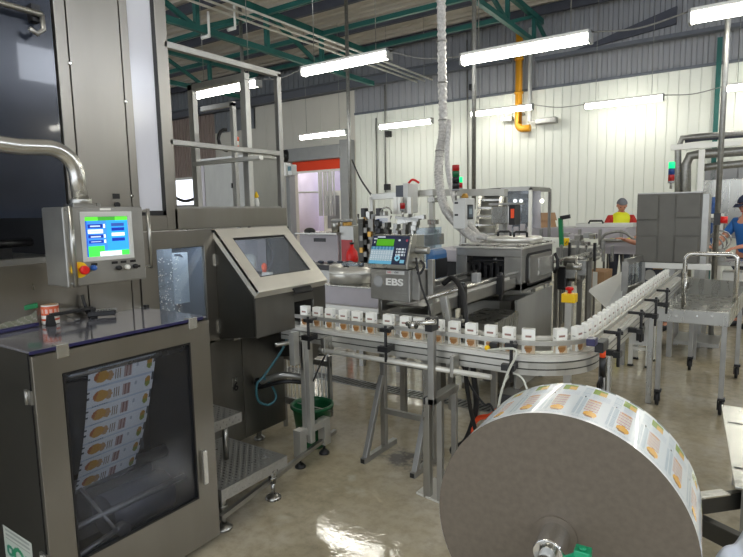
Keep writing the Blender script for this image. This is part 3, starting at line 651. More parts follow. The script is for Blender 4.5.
# interior
b = MB(); b.box(-2.595, -2.13, .94, 1.68, .052, .06); b.box(-2.598, -2.59, .94, 1.68, .06, 1.1); b.box(-2.59, -2.13, 1.672, 1.678, .06, 1.1); b.build('shade_liner', 'dark_inside', g)  # near-black lining added so the cabinet interior looks shaded
b = MB(); b.box(-2.58, -2.57, 1.0, 1.62, .40, .84); b.build('inner_panel', 'inner_panel', g)
b = MB(); b.cyl((-2.158, .95, .992), (-2.158, 1.66, .992), .017, 18); b.build('top_roller', 'steel', g)
b = MB(); b.cyl((-2.45, .95, .40), (-2.45, 1.66, .40), .03, 18); b.cyl((-2.3, 1.0, .30), (-2.3, 1.66, .30), .014, 12); b.build('bottom_roller', 'steel_mid', g)
b = MB(); b.tube([(-2.18, 1.02, .24), (-2.22, 1.26, .25)], .012, 8); b.tube([(-2.22, 1.24, .25), (-2.45, 1.2, .42)], .008, 8); b.cyl((-2.24, 1.27, .24), (-2.20, 1.27, .24), .03); b.build('tension_bar', 'steel_mid', g)
b = MB(); b.cyl((-2.42, 1.3, .22), (-2.42, 1.62, .22), .1, 24); b.build('idle_roller', 'blue_grey', g)
# printed film web
def label_art(u, w):
    """one label: u along the web 0..1, w across 0..1 -> colour"""
    base = (242, 246, 242)
    if u < .10: base = (206, 218, 226)
    if .02 < u < .06 and .06 < w < .32: return (70, 90, 100) if int(w * 60) % 2 else base
    if math.hypot((u - .55) / .30, (w - .19) / .105) < 1:
        return (214, 160, 60) if (w + u * .1) > .19 else (190, 110, 50)
    if math.hypot((u - .6) / .26, (w - .31) / .05) < 1: return (200, 160, 110)
    if .36 < w < .46 and .35 < u < .85: return (160, 140, 110) if int(w * 90) % 3 else base
    if .52 < w < .64 and .28 < u < .88: return (140, 96, 84) if int(w * 40) % 2 == 0 else (196, 170, 160)
    if .70 < w < .74 and .3 < u < .5: return (190, 196, 196)
    if math.hypot((u - .5) / .3, (w - .91) / .045) < 1: return (150, 160, 60) if u > .5 else (200, 150, 60)
    if w < .035 and (.2 < u < .3 or .5 < u < .62): return (80, 90, 90)
    if w > .965 and .05 < u < .5: return (60, 66, 66)
    return base
NLAB = 7
wt0, wt1 = Vector((-2.139, 1.134, 1.004)), Vector((-2.139, 1.438, 1.006)); wb0, wb1 = Vector((-2.43, 1.185, .385)), Vector((-2.43, 1.475, .392))
def web(u, v):
    p = wt0.lerp(wt1, u); q = wb0.lerp(wb1, u); r = p.lerp(q, v); r.x += .02 * math.sin(v * PI) ; return r
b = grid(web, lambda u, v: label_art((v * NLAB) % 1.0, u), 60, 220)
web_o = b.build('printed_film', 'print', g)
sd = web_o.modifiers.new('thick', 'SOLIDIFY'); sd.thickness = .001

# things lying on the cabinet and the ledge behind
def disc_roll(name, label, px, py, z, r, h, cols, cat):
    p = at(px, py, z=z); g = thing(name, label, cat, p)
    def cf(u, v):
        for lo, hi, c in cols:
            if lo <= v < hi: return c
        return (235, 232, 224)
    def cf2(u, v):
        c = cf(u, v)
        if .52 < v < .86 and c[0] > 220 and c[1] < 150 and False: pass
        return c
    b = grid(lambda u, v: (p.x + r * math.cos(2 * PI * u), p.y + r * math.sin(2 * PI * u), z + h * v), lambda u, v: (240, 236, 228) if (.58 < v < .80 and (u * 60) % 1 > .35 and (u * 12) % 1 < .7 and cf(u, v)[1] < 140) else cf(u, v), 120, 28)
    b.build('wall', 'print', g)
    MB().lathe((p.x, p.y, z), [(r - .006, .0), (r - .001, h - .001), (r - .006, h)], 40).build('core', 'cardboard', g); return g
disc_roll('tape_roll', 'white and orange printed roll standing at the back of the cabinet lid', 51, 323, zt + .012, .036, .085, [(.0, .18, (240, 236, 228)), (.18, .30, (222, 92, 50)), (.30, .48, (240, 236, 228)), (.48, .92, (226, 106, 66)), (.92, 1.01, (240, 236, 228))], 'tape')
p = at(22, 322, z=zt + .02)
g = thing('plastic_clip_bag', 'clear bag with a green top edge lying beside the orange roll', 'bag', p)
q0 = at(-8, 318, z=zt + .06); q1 = at(36, 307, z=zt + .09); MB().bar(q0 + Vector((.02, 0, .02)), q1 + Vector((.02, 0, .01)), .02, .022).build('green_edge', 'green_bar', g, .003)
r0 = at(-8, 333, z=zt + .02); r1 = at(38, 324, z=zt + .02); MB().bar(r0, r1, .02, .016).build('blue_edge', 'cover_edge', g, .003)
b = grid(lambda u, v: (r0.lerp(r1, u)).lerp(q0.lerp(q1, u), v) + Vector((0, 0, .002 * math.sin(u * 17 + v * 5))), lambda u, v: (112, 114, 100) if (int(u * 23) + int(v * 9)) % 4 else (140, 140, 132), 30, 12); b.build('bag_body', 'print', g)
g = thing('hand_tool', 'black comb-like tool lying on the cabinet lid near its rear edge', 'tool', at(100, 314, z=zt + .012))
p = at(88, 314, z=zt + .03); q = at(116, 312, z=zt + .03); MB().bar(p, q, .05, .022).build('tool_body', 'black', g, .004)
b = MB()
for k in range(7): c = p.lerp(q, .3 + k * .1); b.box(c.x - .004, c.x + .004, c.y - .018, c.y + .018, zt + .04, zt + .048)
b.build('tooth', 'galvanised', g); MB().cyl(p + Vector((.0, 0, 0)), p + Vector((-.02, -.01, .09)), .008).build('pin', 'black', g)
g = thing('steel_wrench', 'short grey spanner lying between the black handle posts', 'spanner', at(72, 318, z=zt + .012))
a_ = at(60, 314, z=zt + .035); c_ = at(77, 319, z=zt + .018); MB().bar(a_, c_, .014, .008).build('shank', 'galvanised', g, .002); MB().ell(c_, .014, .014, .007).build('jaw', 'galvanised', g)

# ================================================================ steps of chequer plate
def chequer(b, x0, x1, y0, y1, z, pitch=.022):
    nx = int((x1 - x0) / pitch); ny = int((y1 - y0) / pitch)
    for i in range(nx):
        for j in range(ny):
            x = x0 + (i + .5) * (x1 - x0) / nx; y = y0 + (j + .5) * (y1 - y0) / ny; L_, W_ = (.008, .0028) if (i + j) % 2 else (.0028, .008)
            n = len(b.v); b.v += [(x - L_, y, z), (x, y - W_, z), (x + L_, y, z), (x, y + W_, z), (x, y, z + .0036)]
            for k in range(4): b.face((n + k, n + (k + 1) % 4, n + 4))
def chequer_x(b, x, y0, y1, z0, z1, pitch=.022):
    ny = int((y1 - y0) / pitch); nz = max(1, int((z1 - z0) / pitch))
    for i in range(ny):
        for j in range(nz):
            y = y0 + (i + .5) * (y1 - y0) / ny; z = z0 + (j + .5) * (z1 - z0) / nz; L_, W_ = (.008, .0028) if (i + j) % 2 else (.0028, .008)
            n = len(b.v); b.v += [(x, y - L_, z), (x, y, z - W_), (x, y + L_, z), (x, y, z + W_), (x + .0036, y, z)]
            for k in range(4): b.face((n + k, n + (k + 1) % 4, n + 4))
g = thing('access_step', 'two-tier chequer plate step beside the filling machine', 'step', (-2.35, 1.95, 0))
b = MB(); b.box(-2.62, -2.10, 1.72, 2.19, .19, .25); chequer(b, -2.61, -2.11, 1.73, 2.18, .25); chequer_x(b, -2.10, 1.73, 2.18, .195, .245); b.build('lower_tread', 'tread_plate', g)
b = MB(); b.box(-2.62, -2.32, 1.72, 2.07, .445, .50); chequer(b, -2.61, -2.33, 1.73, 2.06, .50); chequer_x(b, -2.32, 1.73, 2.06, .45, .495); b.build('upper_tread', 'tread_plate', g)
MB().cyl((-2.36, 1.98, .25), (-2.36, 1.98, .445), .016, 14).build('riser_post', 'steel', g)
MB().cyl((-2.36, 1.76, .25), (-2.36, 1.76, .445), .016, 14).build('riser_post', 'steel', g)
for yy in (2.14, 1.78):
    b = MB(); b.cyl((-2.17, yy, .09), (-2.17, yy, .19), .018, 12); b.cyl((-2.17, yy, .02), (-2.17, yy, .1), .011, 10); b.cyl((-2.17, yy, .115), (-2.17, yy, .13), .026, 8); b.lathe((-2.17, yy, 0), [(.045, 0), (.045, .01), (.02, .028)], 18); b.build('leg', 'steel', g)
b = MB(); b.bar((-2.12, 1.72, .10), (-2.32, 2.9, .10), .025, .025); b.build('base_rail', 'steel_mid', g)

# ================================================================ reel of film (foreground)
RY, RD, RR = 1.30, .262, .307; rc = Vector((-.362, RY, .806))
g = thing('film_reel', 'huge reel of printed wrapping film mounted on a steel shaft in the foreground', 'reel', (rc.x, RY, rc.z - RR))
b = MB(); b.lathe(rc, [(.052, -.001), (RR, -.001), (RR, .0)], 128, 'y', smooth=False)
b2 = MB(); n = 160
for k in range(n): a = 2 * PI * k / n; b2.v.append((rc.x + RR * math.cos(a), RY, rc.z + RR * math.sin(a)))
for k in range(n): a = 2 * PI * k / n; b2.v.append((rc.x + .05 * math.cos(a), RY, rc.z + .05 * math.sin(a)))
for k in range(n): b2.face((k, (k + 1) % n, n + (k + 1) % n, n + k))
m2 = len(b2.v)
for k in range(n): a = 2 * PI * k / n; b2.v.append((rc.x + RR * math.cos(a), RY + RD, rc.z + RR * math.sin(a)))
b2.face([m2 + k for k in range(n)])
b2.build('film_edge', 'film_side', g)
NL = 25
def reel_art(u, v):
    """u round the reel, v across from the front edge"""
    a = (u * NL) % 1.0; base = (222, 229, 232)
    if v < .03: return (238, 240, 240)
    if .10 < v < .36 and .24 < a < .66:
        if math.hypot((a - .45) / .20, (v - .20) / .08) < 1: return (236, 178, 66) if v > .16 + .1 * (a - .45) else (158, 112, 60)
    if .29 < v < .60 and .26 < a < .68:
        q = int(v * 56) % 4
        if q == 0: return (204, 132, 122)
        if q == 2: return (222, 196, 158)
        if int(a * 90) % 3 == 0: return (196, 200, 204)
    if .56 < v < .60 and .3 < a < .62: return (226, 190, 140)
    if .10 < v < .62 and (.72 < a < .84 or .88 < a < .97): return (176, 192, 204) if int(v * 60) % 2 else (204, 214, 220)
    if .62 < v < .66 and .80 < a < .84: return (40, 44, 46)
    if .79 < v < .94 and .22 < a < .66: return (140, 164, 66) if a > .46 or v > .90 else (222, 176, 78)
    if .64 < v < .78 and .05 < a < .6: return (198, 208, 218) if (int(v * 60) + int(a * 30)) % 2 else base
    if .66 < v < .94 and (.70 < a < .95): return (188, 202, 212) if int(v * 50) % 2 else base
    if .05 < v < .09 and .1 < a < .9: return (200, 210, 216) if int(a * 40) % 2 else base
    if v > .97 and a < .5: return (120, 130, 130)
    return base
b = grid(lambda u, v: (rc.x + (RR + .0004) * math.cos(2 * PI * u), RY + RD * v, rc.z + (RR + .0004) * math.sin(2 * PI * u)), reel_art, 1320, 56); b.build('printed_wrap', 'print_gloss', g)
b = MB(); b.lathe(rc, [(.051, -.004), (.051, .004)], 40, 'y'); b.build('core_tube', 'film_side', g)
b = MB(); b.lathe(rc, [(.033, -.085), (.036, -.08), (.036, .0), (.039, .01), (.039, .02)], 36, 'y'); b.build('shaft', 'chrome', g)
b = MB(); b.lathe(rc, [(.010, -.20), (.010, -.16), (.018, -.16), (.018, -.08)], 20, 'y'); b.build('shaft_journal', 'steel', g)
q = at(578, 551, y=RY - .12); b = MB(); b.bar((rc.x + .03, RY - .07, rc.z - .01), (q.x, RY - .11, q.z - .01), .012); b.box(q.x - .017, q.x + .017, RY - .13, RY - .10, q.z - .02, q.z + .002); b.lathe((q.x, RY - .12, q.z + .004), [(.008, 0), (.008, .005)], 14); b.build('clamp_lever', 'green_knob', g, .003)
b = MB(); b.box(rc.x - .035, rc.x + .0, RY - .21, RY - .15, rc.z - .12, rc.z - .02); b.build('bearing_block', 'steel_mid', g, .004)
b = MB(); b.lathe(rc, [(.03, RD), (.03, RD + .15)], 24, 'y'); b.build('shaft_tail', 'steel', g)
g.rotation_euler = (0, 0, math.radians(4))
# unwinder frame carrying the reel
g = thing('unwinder_frame', 'dark steel frame with angled arms behind and right of the film reel', 'frame', (-.1, 1.9, 0))
b = MB(); b.bar((rc.x, RY + RD + .12, 0.02), (rc.x, RY + RD + .12, rc.z - .03), .07, .07); b.box(rc.x - .06, rc.x + .06, RY + RD + .07, RY + RD + .17, rc.z - .07, rc.z + .04); b.build('rear_post', 'steel_dark', g, .004)
b = MB(); b.bar((rc.x - .02, RY - .22, 0.02), (rc.x - .02, RY - .22, rc.z - .10), .06, .06); b.build('front_post', 'steel_dark', g, .004)
b = MB(); b.bar((rc.x - .02, RY - .25, .03), (rc.x, RY + RD + .2, .03), .08, .06); b.build('base_beam', 'steel_dark', g, .004)
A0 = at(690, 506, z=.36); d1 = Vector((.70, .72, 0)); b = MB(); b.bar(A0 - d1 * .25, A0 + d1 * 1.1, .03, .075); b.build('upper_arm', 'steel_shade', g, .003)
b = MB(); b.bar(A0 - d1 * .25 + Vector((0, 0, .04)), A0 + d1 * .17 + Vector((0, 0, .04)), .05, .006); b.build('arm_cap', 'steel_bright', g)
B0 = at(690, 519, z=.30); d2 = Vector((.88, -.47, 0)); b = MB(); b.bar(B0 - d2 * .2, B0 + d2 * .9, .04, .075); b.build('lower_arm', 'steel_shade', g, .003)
b = MB(); b.bar((A0.x, A0.y, .0), (A0.x, A0.y, .34), .05, .05); b.build('arm_leg', 'steel_shade', g)
P = [at(721, 406.5, z=.43), at(734.5, 489, z=.43)]
b = MB(); b.hexa([P[1], P[1] + Vector((.34, .02, 0)), P[0] + Vector((.40, .02, 0)), P[0]], [p + Vector((0, 0, .012)) for p in (P[1], P[1] + Vector((.34, .02, 0)), P[0] + Vector((.40, .02, 0)), P[0])])
b.build('slotted_plate', 'steel_bright', g, .002)
for px, py in ((728, 422), (734, 467)): q = at(px, py, z=.443); MB().box(q.x, q.x + .12, q.y - .008, q.y + .008, .442, .4435).build('slot', 'black', g)
b = MB(); b.bar(P[1] + Vector((.05, .03, -.43)), P[1] + Vector((.05, .03, 0)), .05, .05); b.bar(P[0] + Vector((.1, -.05, -.43)), P[0] + Vector((.1, -.05, 0)), .05, .05); b.build('plate_leg', 'steel_mid', g)
q = at(716, 558, z=.5); q2 = at(745, 531, z=.5)
g = thing('plastic_sheet', 'pale blue plastic sheet in the bottom right corner', 'sheet', (q.x + .1, q.y, .49))
b = grid(lambda u, v: (Vector(q).lerp(q2, u)) + Vector((.12, -.2, 0)) * v + Vector((0, 0, .012 * math.sin(u * 7 + v * 4))), lambda u, v: (214, 222, 240), 16, 16)
o = b.build('sheet', 'plastic_sheet', g); o.modifiers.new('s', 'SOLIDIFY').thickness = .004
MB().box(q.x - .02 + .05, q.x + .3, q.y - .25, q.y - .02, 0.0, .478).build('crate_body', 'light_paint', g, .01)
# ================================================================ carton conveyor
BZ = .90
CP = []     # centre line
x = -2.46
while x < -.95: CP.append(Vector((x, 2.62, 0))); x += .05
for k in range(0, 13): a = -PI / 2 + (PI / 2) * k / 12; CP.append(Vector((-.95 + .27 * math.cos(a), 2.89 + .27 * math.sin(a), 0)))
y = 2.94
while y < 6.25: CP.append(Vector((-.68 + .04 * (y - 2.9) / 3.3, y, 0))); y += .05
def normals(path):
    out = []
    for i in range(len(path)):
        d = (path[min(i + 1, len(path) - 1)] - path[max(i - 1, 0)]).normalized(); out.append(Vector((d.y, -d.x, 0)))
    return out
CN = normals(CP)
CL = [0]
for i in range(1, len(CP)): CL.append(CL[-1] + (CP[i] - CP[i - 1]).length)
def cpos(s):
    for i in range(1, len(CP)):
        if CL[i] >= s:
            t = (s - CL[i - 1]) / (CL[i] - CL[i - 1]); return CP[i - 1].lerp(CP[i], t), CN[i - 1].lerp(CN[i], t).normalized()
    return CP[-1], CN[-1]
def s_at_x(xx): return xx + 2.46
S_CURVE = 1.51 ; S_STR2 = CL[[i for i, p in enumerate(CP) if p.y >= 2.89][0]]
def sweep(b, o0, o1, z0, z1, i0=0, i1=None, m=0):
    i1 = i1 or len(CP); idx = range(i0, i1); base = len(b.v)
    for i in idx:
        for o, z in ((o0, z0), (o1, z0), (o1, z1), (o0, z1)): p = CP[i] + CN[i] * o; b.v.append((p.x, p.y, z))
    k = len(idx)
    for i in range(k - 1):
        for t in range(4): t2 = (t + 1) % 4; b.face((base + i * 4 + t, base + i * 4 + t2, base + (i + 1) * 4 + t2, base + (i + 1) * 4 + t), m=m)
    b.face((base + 3, base + 2, base + 1, base)); b.face([base + (k - 1) * 4 + t for t in range(4)]); return b
g = thing('carton_conveyor', 'narrow aluminium slat conveyor leaving the hood, bending and running away to the right', 'conveyor', (-1.2, 2.62, 0))
sweep(MB(), -.045, .045, BZ - .012, BZ).build('belt', 'alu_light', g)
for s_ in (1, -1):
    b = MB(); sweep(b, s_ * .047, s_ * .062, .872, .896); b.build('belt_guide', 'alu_light', g)
    b = MB(); sweep(b, s_ * .035, s_ * .066, .805, .866); b.build('side_beam', 'aluminium', g)
    b = MB(); sweep(b, s_ * .066, s_ * .0665, .832, .838); sweep(b, s_ * .03, s_ * .05, .864, .874); b.build('beam_groove', 'steel_shade', g)
    b = MB(); sweep(b, s_ * .052, s_ * .062, .950, .972, 2); b.build('guide_rail', 'aluminium', g)
    b = MB(); sweep(b, s_ * .043, s_ * .052, .953, .969, 2); b.build('rail_lining', 'alu_light', g)
sweep(MB(), -.03, .03, .81, .825).build('return_belt', 'black', g)
def bracket(s, side=1):
    p, nn = cpos(s); nn = nn * side; b = MB()
    q = p + nn * .135; b.tube([(q.x, q.y, .785), (q.x, q.y, .985)], .0085, 10); a = p + nn * .06; b.tube([(a.x, a.y, .961), (q.x + nn.x * .02, q.y + nn.y * .02, .961)], .009, 10)
    b.bar((p + nn * .066) + Vector((0, 0, .855)), q + Vector((0, 0, .855)), .03, .03); 
    t = nn.cross(Vector((0, 0, 1))); b.bar(q + Vector((0, 0, .855)) - t * .02, q + Vector((0, 0, .855)) + t * .045, .034, .03); b.bar(q + Vector((0, 0, .961)) - t * .03, q + Vector((0, 0, .961)) + t * .03, .022, .022)
    k = b.build('rail_bracket', 'black', g, .002); return k
for s in (s_at_x(-2.17), s_at_x(-1.62), s_at_x(-.93)): bracket(s)
for s in (s_at_x(-2.0), s_at_x(-1.3)): bracket(s, -1)
for s in (S_STR2 + .12, S_STR2 + .75, S_STR2 + 1.3, S_STR2 + 1.82): bracket(s); 
b = MB(); b.cyl((-2.06, 2.495, .79), (-1.02, 2.495, .79), .014, 14); b.build('cross_rod', 'alu_light', g)
b = MB(); b.box(-2.075, -2.045, 2.48, 2.57, .77, .87); b.cyl((-2.09, 2.495, .79), (-2.055, 2.495, .79), .024); b.build('rod_clamp', 'steel', g, .003); MB().box(-1.235, -1.215, 2.48, 2.55, .76, .87).build('rod_clamp', 'steel', g, .003)
# legs
LX = -2.3
b = MB(); b.box(LX - .012, LX + .022, 2.56, 2.60, .15, .86); b.box(LX + .026, LX + .060, 2.56, 2.60, .15, .86); b.box(LX - .045, LX - .004, 2.50, 2.55, .66, .87); b.build('leg', 'aluminium', g, .003)
b = MB(); b.box(LX - .02, LX + .03, 2.50, 2.77, .20, .245); b.build('foot_beam', 'aluminium', g, .003)
for yy in (2.515, 2.755):
    f = MB().box(LX - .025, LX + .035, yy - .03, yy + .03, .07, .25).build('foot_block', 'aluminium', g, .003)
    b = MB(); b.cyl((LX, yy, .01), (LX, yy, .08), .008); b.lathe((LX, yy, 0), [(.035, 0), (.035, .01), (.014, .03)], 18); b.build('levelling_foot', 'black', f)
b = MB(); b.box(-.70, -.66, 3.30, 3.34, 0, .81); b.box(-.655, -.635, 3.30, 3.34, 0, .78); b.build('leg', 'steel', g, .003)
b = MB(); b.box(-1.46, -1.42, 2.60, 2.64, 0, .81); b.build('leg', 'steel', g, .003)
b = MB(); b.box(-.67, -.63, 4.9, 4.94, 0, .81); b.build('leg', 'steel', g, .003)
b = MB(); b.lathe((-1.17, 2.5, .955), [(.014, 0), (.014, .02)], 12); b.box(-1.19, -1.12, 2.545, 2.565, .945, .98); b.build('carton_sensor', 'yellow', g) if False else None
# photo-eye with yellow plug and white cable
g = thing('photo_sensor', 'small sensor with yellow plug clamped on the conveyor guide rail', 'sensor', (-1.02, 2.51, .94))
MB().box(-1.04, -1.0, 2.515, 2.55, .925, .955).build('sensor_head', 'black', g, .003); MB().ell((-1.045, 2.505, .93), .014, .014, .014).build('plug', 'yellow', g)
pts = smooth([(-1.045, 2.5, .92), at(516, 350, y=2.45), at(508, 372, y=2.45), at(500, 398, y=2.45), at(494, 440, y=2.5), at(490, 460, y=2.5)], 6)
MB().tube(pts, .006, 8).build('cable', 'white_hose', g)
pts = smooth([at(503, 384, y=2.5), at(512, 374, y=2.5), at(522, 378, y=2.5), at(528, 392, y=2.5), at(536, 412, y=2.6)], 6)
MB().tube(pts, .005, 8).build('cable', 'white_hose', g)

# cartons
def carton_art(u, v):
    if v > .93: return (238, 238, 232)
    if .66 < v < .80 and .14 < u < .86: return (150, 112, 100) if (int(u * 22) % 3 and v < .77) else (232, 232, 226)
    if math.hypot((u - .52) / .36, (v - .22) / .2) < 1: return (166, 116, 64) if v < .26 else (198, 158, 112)
    if v < .36 and u > .3: return (206, 186, 158)
    if .5 < v < .56 and .3 < u < .7: return (216, 200, 190)
    return (238, 238, 230)
def side_art(u, v):
    if .62 < v < .86 and .2 < u < .8: return (170, 170, 168) if int(v * 34) % 2 else (236, 236, 230)
    if v < .34 and .2 < u < .8: return (210, 196, 172)
    return (236, 236, 230)
CW, CD, CH = .058, .034, .118
cb = MB(); cb.cols = []
def addgrid(fn, art, nu, nv):
    base = len(cb.v)
    for j in range(nv + 1):
        for i in range(nu + 1): cb.v.append(fn(i / nu, j / nv))
    for j in range(nv):
        for i in range(nu):
            a = base + j * (nu + 1) + i; cb.face((a, a + 1, a + nu + 2, a + nu + 1)); cb.cols.append(hx(*art((i + .5) / nu, (j + .5) / nv)))
W = lambda u, v: (238, 238, 232)
addgrid(lambda u, v: (-CW / 2 + CW * u, -CD / 2, CH * v), carton_art, 14, 24)
addgrid(lambda u, v: (CW / 2 - CW * u, CD / 2, CH * v), carton_art, 14, 24)
addgrid(lambda u, v: (CW / 2, -CD / 2 + CD * u, CH * v), side_art, 8, 20)
addgrid(lambda u, v: (-CW / 2, CD / 2 - CD * u, CH * v), side_art, 8, 20)
addgrid(lambda u, v: (-CW / 2 + CW * u, -CD / 2 + CD * v, CH), W, 1, 1)
addgrid(lambda u, v: (-CW / 2 + CW * u, CD / 2 - CD * v, 0), W, 1, 1)
proto = cb.build('carton', 'print', None, origin=(0, 0, 0))
flap = MB(); flap.box(-CW / 2 + .004, CW / 2 - .002, -CD / 2 - .0006, CD / 2 + .0006, CH, CH + .0015); fl = flap.build('top_flap', 'paper', proto)
first = [True]
def place_carton(s, lab, grp, jit=0, side=0):
    p, nn = cpos(s); ang = math.atan2(nn.y, nn.x) + PI / 2     # face -Y (first run) / +X (second run) outward
    if first[0]: o = proto; first[0] = False
    else: o = copy_tree(proto)
    o.location = (p.x + nn.x * side, p.y + nn.y * side, BZ + .0005); o.rotation_euler = (0, 0, ang + jit)
    o['label'] = lab; o['category'] = 'carton'; o['group'] = grp
px1 = [303.7, 316, 328.4, 342.5, 355.4, 369.5, 387, 404, 417.5, 437, 452.8, 470, 489.5, 507.7, 526.3]
for i, q in enumerate(px1):
    p = at(q, 320 + .1 * (q - 303), y=2.60); place_carton(s_at_x(p.x), 'white carton on the near conveyor run, %s one counted from the steel hood' % ORD[i], 'cartons on the near conveyor run', random.uniform(-.05, .05))
for i, s in enumerate((S_CURVE + .07, S_CURVE + .22, S_CURVE + .33)):
    place_carton(s, 'white carton on the bend of the conveyor, %s one in travel order' % ORD[i], 'cartons on the conveyor bend', random.uniform(-.05, .05))
for i in range(27):
    place_carton(S_STR2 + .02 + i * .108, 'white carton on the run going away to the right, %s one past the bend' % ORD[i], 'cartons on the far conveyor run', random.uniform(-.03, .03))

# conveyor drive box and legs further along
g = thing('conveyor_drive', 'pale grey drive cabinet on four short legs beneath the far conveyor run', 'drive unit', (-.86, 6.05, 0))
x0, x1, z0, z1 = fb(629, 310, 651, 348, 6.0)
MB().box(x0, x1, 6.0, 6.35, .22, z1).build('housing', 'light_paint', g, .01)
MB().box(x0 + .07, x1 - .06, 5.985, 6.0, .27, .5).build('opening', 'black', g)
MB().box(x0 + .08, x0 + .14, 5.95, 5.99, .48, .56).build('motor_block', 'galvanised', g, .005); MB().box(x0 + .15, x0 + .2, 5.95, 5.99, .5, .56).build('connector', 'white_paint', g, .004); MB().cyl((x0 + .12, 5.93, .40), (x0 + .12, 5.99, .40), .03).build('air_cylinder', 'galvanised', g)
b = MB(); b.tube(smooth([(x0 + .12, 5.96, .56), (x0 + .18, 5.9, .68), (x1 - .02, 5.94, .62), (x1 - .04, 5.97, .5)], 6), .012, 8); b.build('loop_cable', 'black', g)
for xx in (x0 + .02, x1 - .02):
    for yy in (6.02, 6.32):
        l = MB().box(xx - .02, xx + .02, yy - .02, yy + .02, .02, .23).build('leg', 'alu_light', g, .003); MB().lathe((xx, yy, 0), [(.03, 0), (.03, .015), (.01, .03)], 14).build('foot', 'black', l)
MB().box(x0 + .03, x1 - .03, 6.01, 6.03, .17, .2).build('cross_member', 'alu_light', g)
# dark valve assembly clipped under the bend
g = thing('air_valve_group', 'black valve block with an orange coupling and cables under the conveyor bend', 'valve', at(600, 352, x=-.58))
p = at(603, 345, x=-.58); MB().box(p.x - .02, p.x + .02, p.y - .09, p.y + .03, p.z - .02, p.z + .03).build('valve_block', 'black', g, .004)
MB().cyl(p + Vector((0, .0, -.02)), p + Vector((0, 0, -.06)), .014).build('orange_coupling', 'hose_orange', g)
MB().cyl(p + Vector((0, .0, -.06)), p + Vector((0, .01, -.16)), .016).build('sleeve', 'black', g)
for k, e in enumerate(((597, 400), (603, 398), (610, 400))):
    q = at(*e, x=-.60); MB().tube(smooth([p + Vector((.0, .0, -.15)), p + Vector((-.01 * k, .01, -.22)), q, Vector((q.x, q.y, .3)), Vector((q.x - .05, q.y + .02, .01))], 6), .006, 8).build('cable', 'black', g)
p = at(592, 342, x=-.60); MB().box(p.x - .02, p.x + .02, p.y - .03, p.y + .03, p.z - .015, p.z + .02).build('blue_plug', 'cover_edge', g, .004)
g = thing('motor_housing', 'dark motor box under the conveyor behind the film reel', 'motor', at(520, 408, y=2.9))
x0, x1, z0, z1 = fb(497, 396, 524, 420, 2.85); MB().box(x0, x1, 2.85, 3.0, z0 - .12, z1).build('motor_case', 'black', g, .01); MB().box(x0 + .02, x1 - .02, 2.88, 2.97, 0, z0 - .12).build('pedestal', 'steel_shade', g)
g = thing('orange_air_hose', 'short bright orange hose hooked behind the left rim of the film reel', 'hose', at(480, 420, y=3.1))
b = MB(); b.tube(smooth([at(473, 436, y=3.1), at(473, 425, y=3.1), at(479, 418, y=3.1), at(490, 416, y=3.1), at(498, 410, y=3.1)], 6), .016, 10); b.build('hose', 'hose_orange', g)
b = MB(); a = at(474, 437, y=3.1); b.tube([a, (a.x, a.y, .0)], .012, 8); b.build('stand_pipe', 'black', g)
for (lab, pts, r, mt) in (('thick black hose hanging beside the printer post down to the floor', [at(443, 284, y=3.3), at(453, 278, y=3.3), at(462, 292, y=3.2), at(466, 320, y=3.1), at(471, 350, y=3.1), at(474, 378, y=3.1), at(476, 408, y=3.1), at(466, 440, y=3.1), at(452, 450, y=3.1), (-1.45, 3.12, .02)], .018, 'black_rubber'),
        ('black cable bundle hanging from the conveyor left of the reel', [at(472, 345, y=2.75), at(466, 372, y=2.75), at(469, 400, y=2.8), at(473, 420, y=2.9), (-1.22, 2.95, .02)], .012, 'black_rubber'),
        ('thin black cable sweeping from the clamp to the floor behind the reel', [at(458, 352, y=2.8), at(470, 385, y=2.8), at(484, 404, y=2.8), at(494, 412, y=2.8), (-1.0, 2.85, .02)], .006, 'black_rubber'),
        ('thin black cable hanging from the printer head to the conveyor post', [at(416, 258, y=2.8), at(421, 285, y=2.75), at(428, 305, y=2.7), at(431, 318, y=2.6)], .006, 'black_rubber'),
        ('thin dark cable from the cross rod down into the green bucket', [at(327, 352, y=2.5), at(318, 370, y=2.55), at(306, 400, y=2.7), (-2.44, 2.80, .3)], .005, 'black_rubber'),
        ('teal air hose looped on the machine front by the green bucket', [at(290, 330, x=-2.45), at(282, 350, x=-2.5), at(264, 376, x=-2.58), at(257, 384, x=-2.6), at(258, 400, x=-2.62), at(268, 405, x=-2.62), at(276, 398, x=-2.6), at(272, 386, x=-2.6), at(264, 378, x=-2.6)], .008, 'teal_hose')):
    tag(MB().tube(smooth(pts, 6), r, 9).build('hose' if r > .01 else 'cable', mt), lab, 'hose' if r > .01 else 'cable')
# hose manifold on the body
g = thing('suction_arm', 'grey jointed pipe arm on the machine front behind the conveyor leg', 'pipe', (-2.6, 2.6, .5))
b = MB(); p0 = at(258, 382, x=-2.66); p1 = at(283, 375, x=-2.5); p2 = at(305, 378, x=-2.4); b.tube(smooth([p0, p1, p2], 6), .022, 12); b.build('pipe', 'steel_mid', g)
b = MB(); b.tube(smooth([p0 + Vector((0, 0, -.04)), p1 + Vector((0, 0, -.045)), p2 + Vector((0, 0, -.03))], 6), .014, 10); b.ell(p0, .03, .03, .03); b.build('lower_pipe', 'black', g)
b = MB(); b.tube(smooth([at(275, 345, x=-2.4), at(290, 342, x=-2.35), at(300, 336, x=-2.32)], 6), .014, 10); b.build('elbow', 'steel', g)

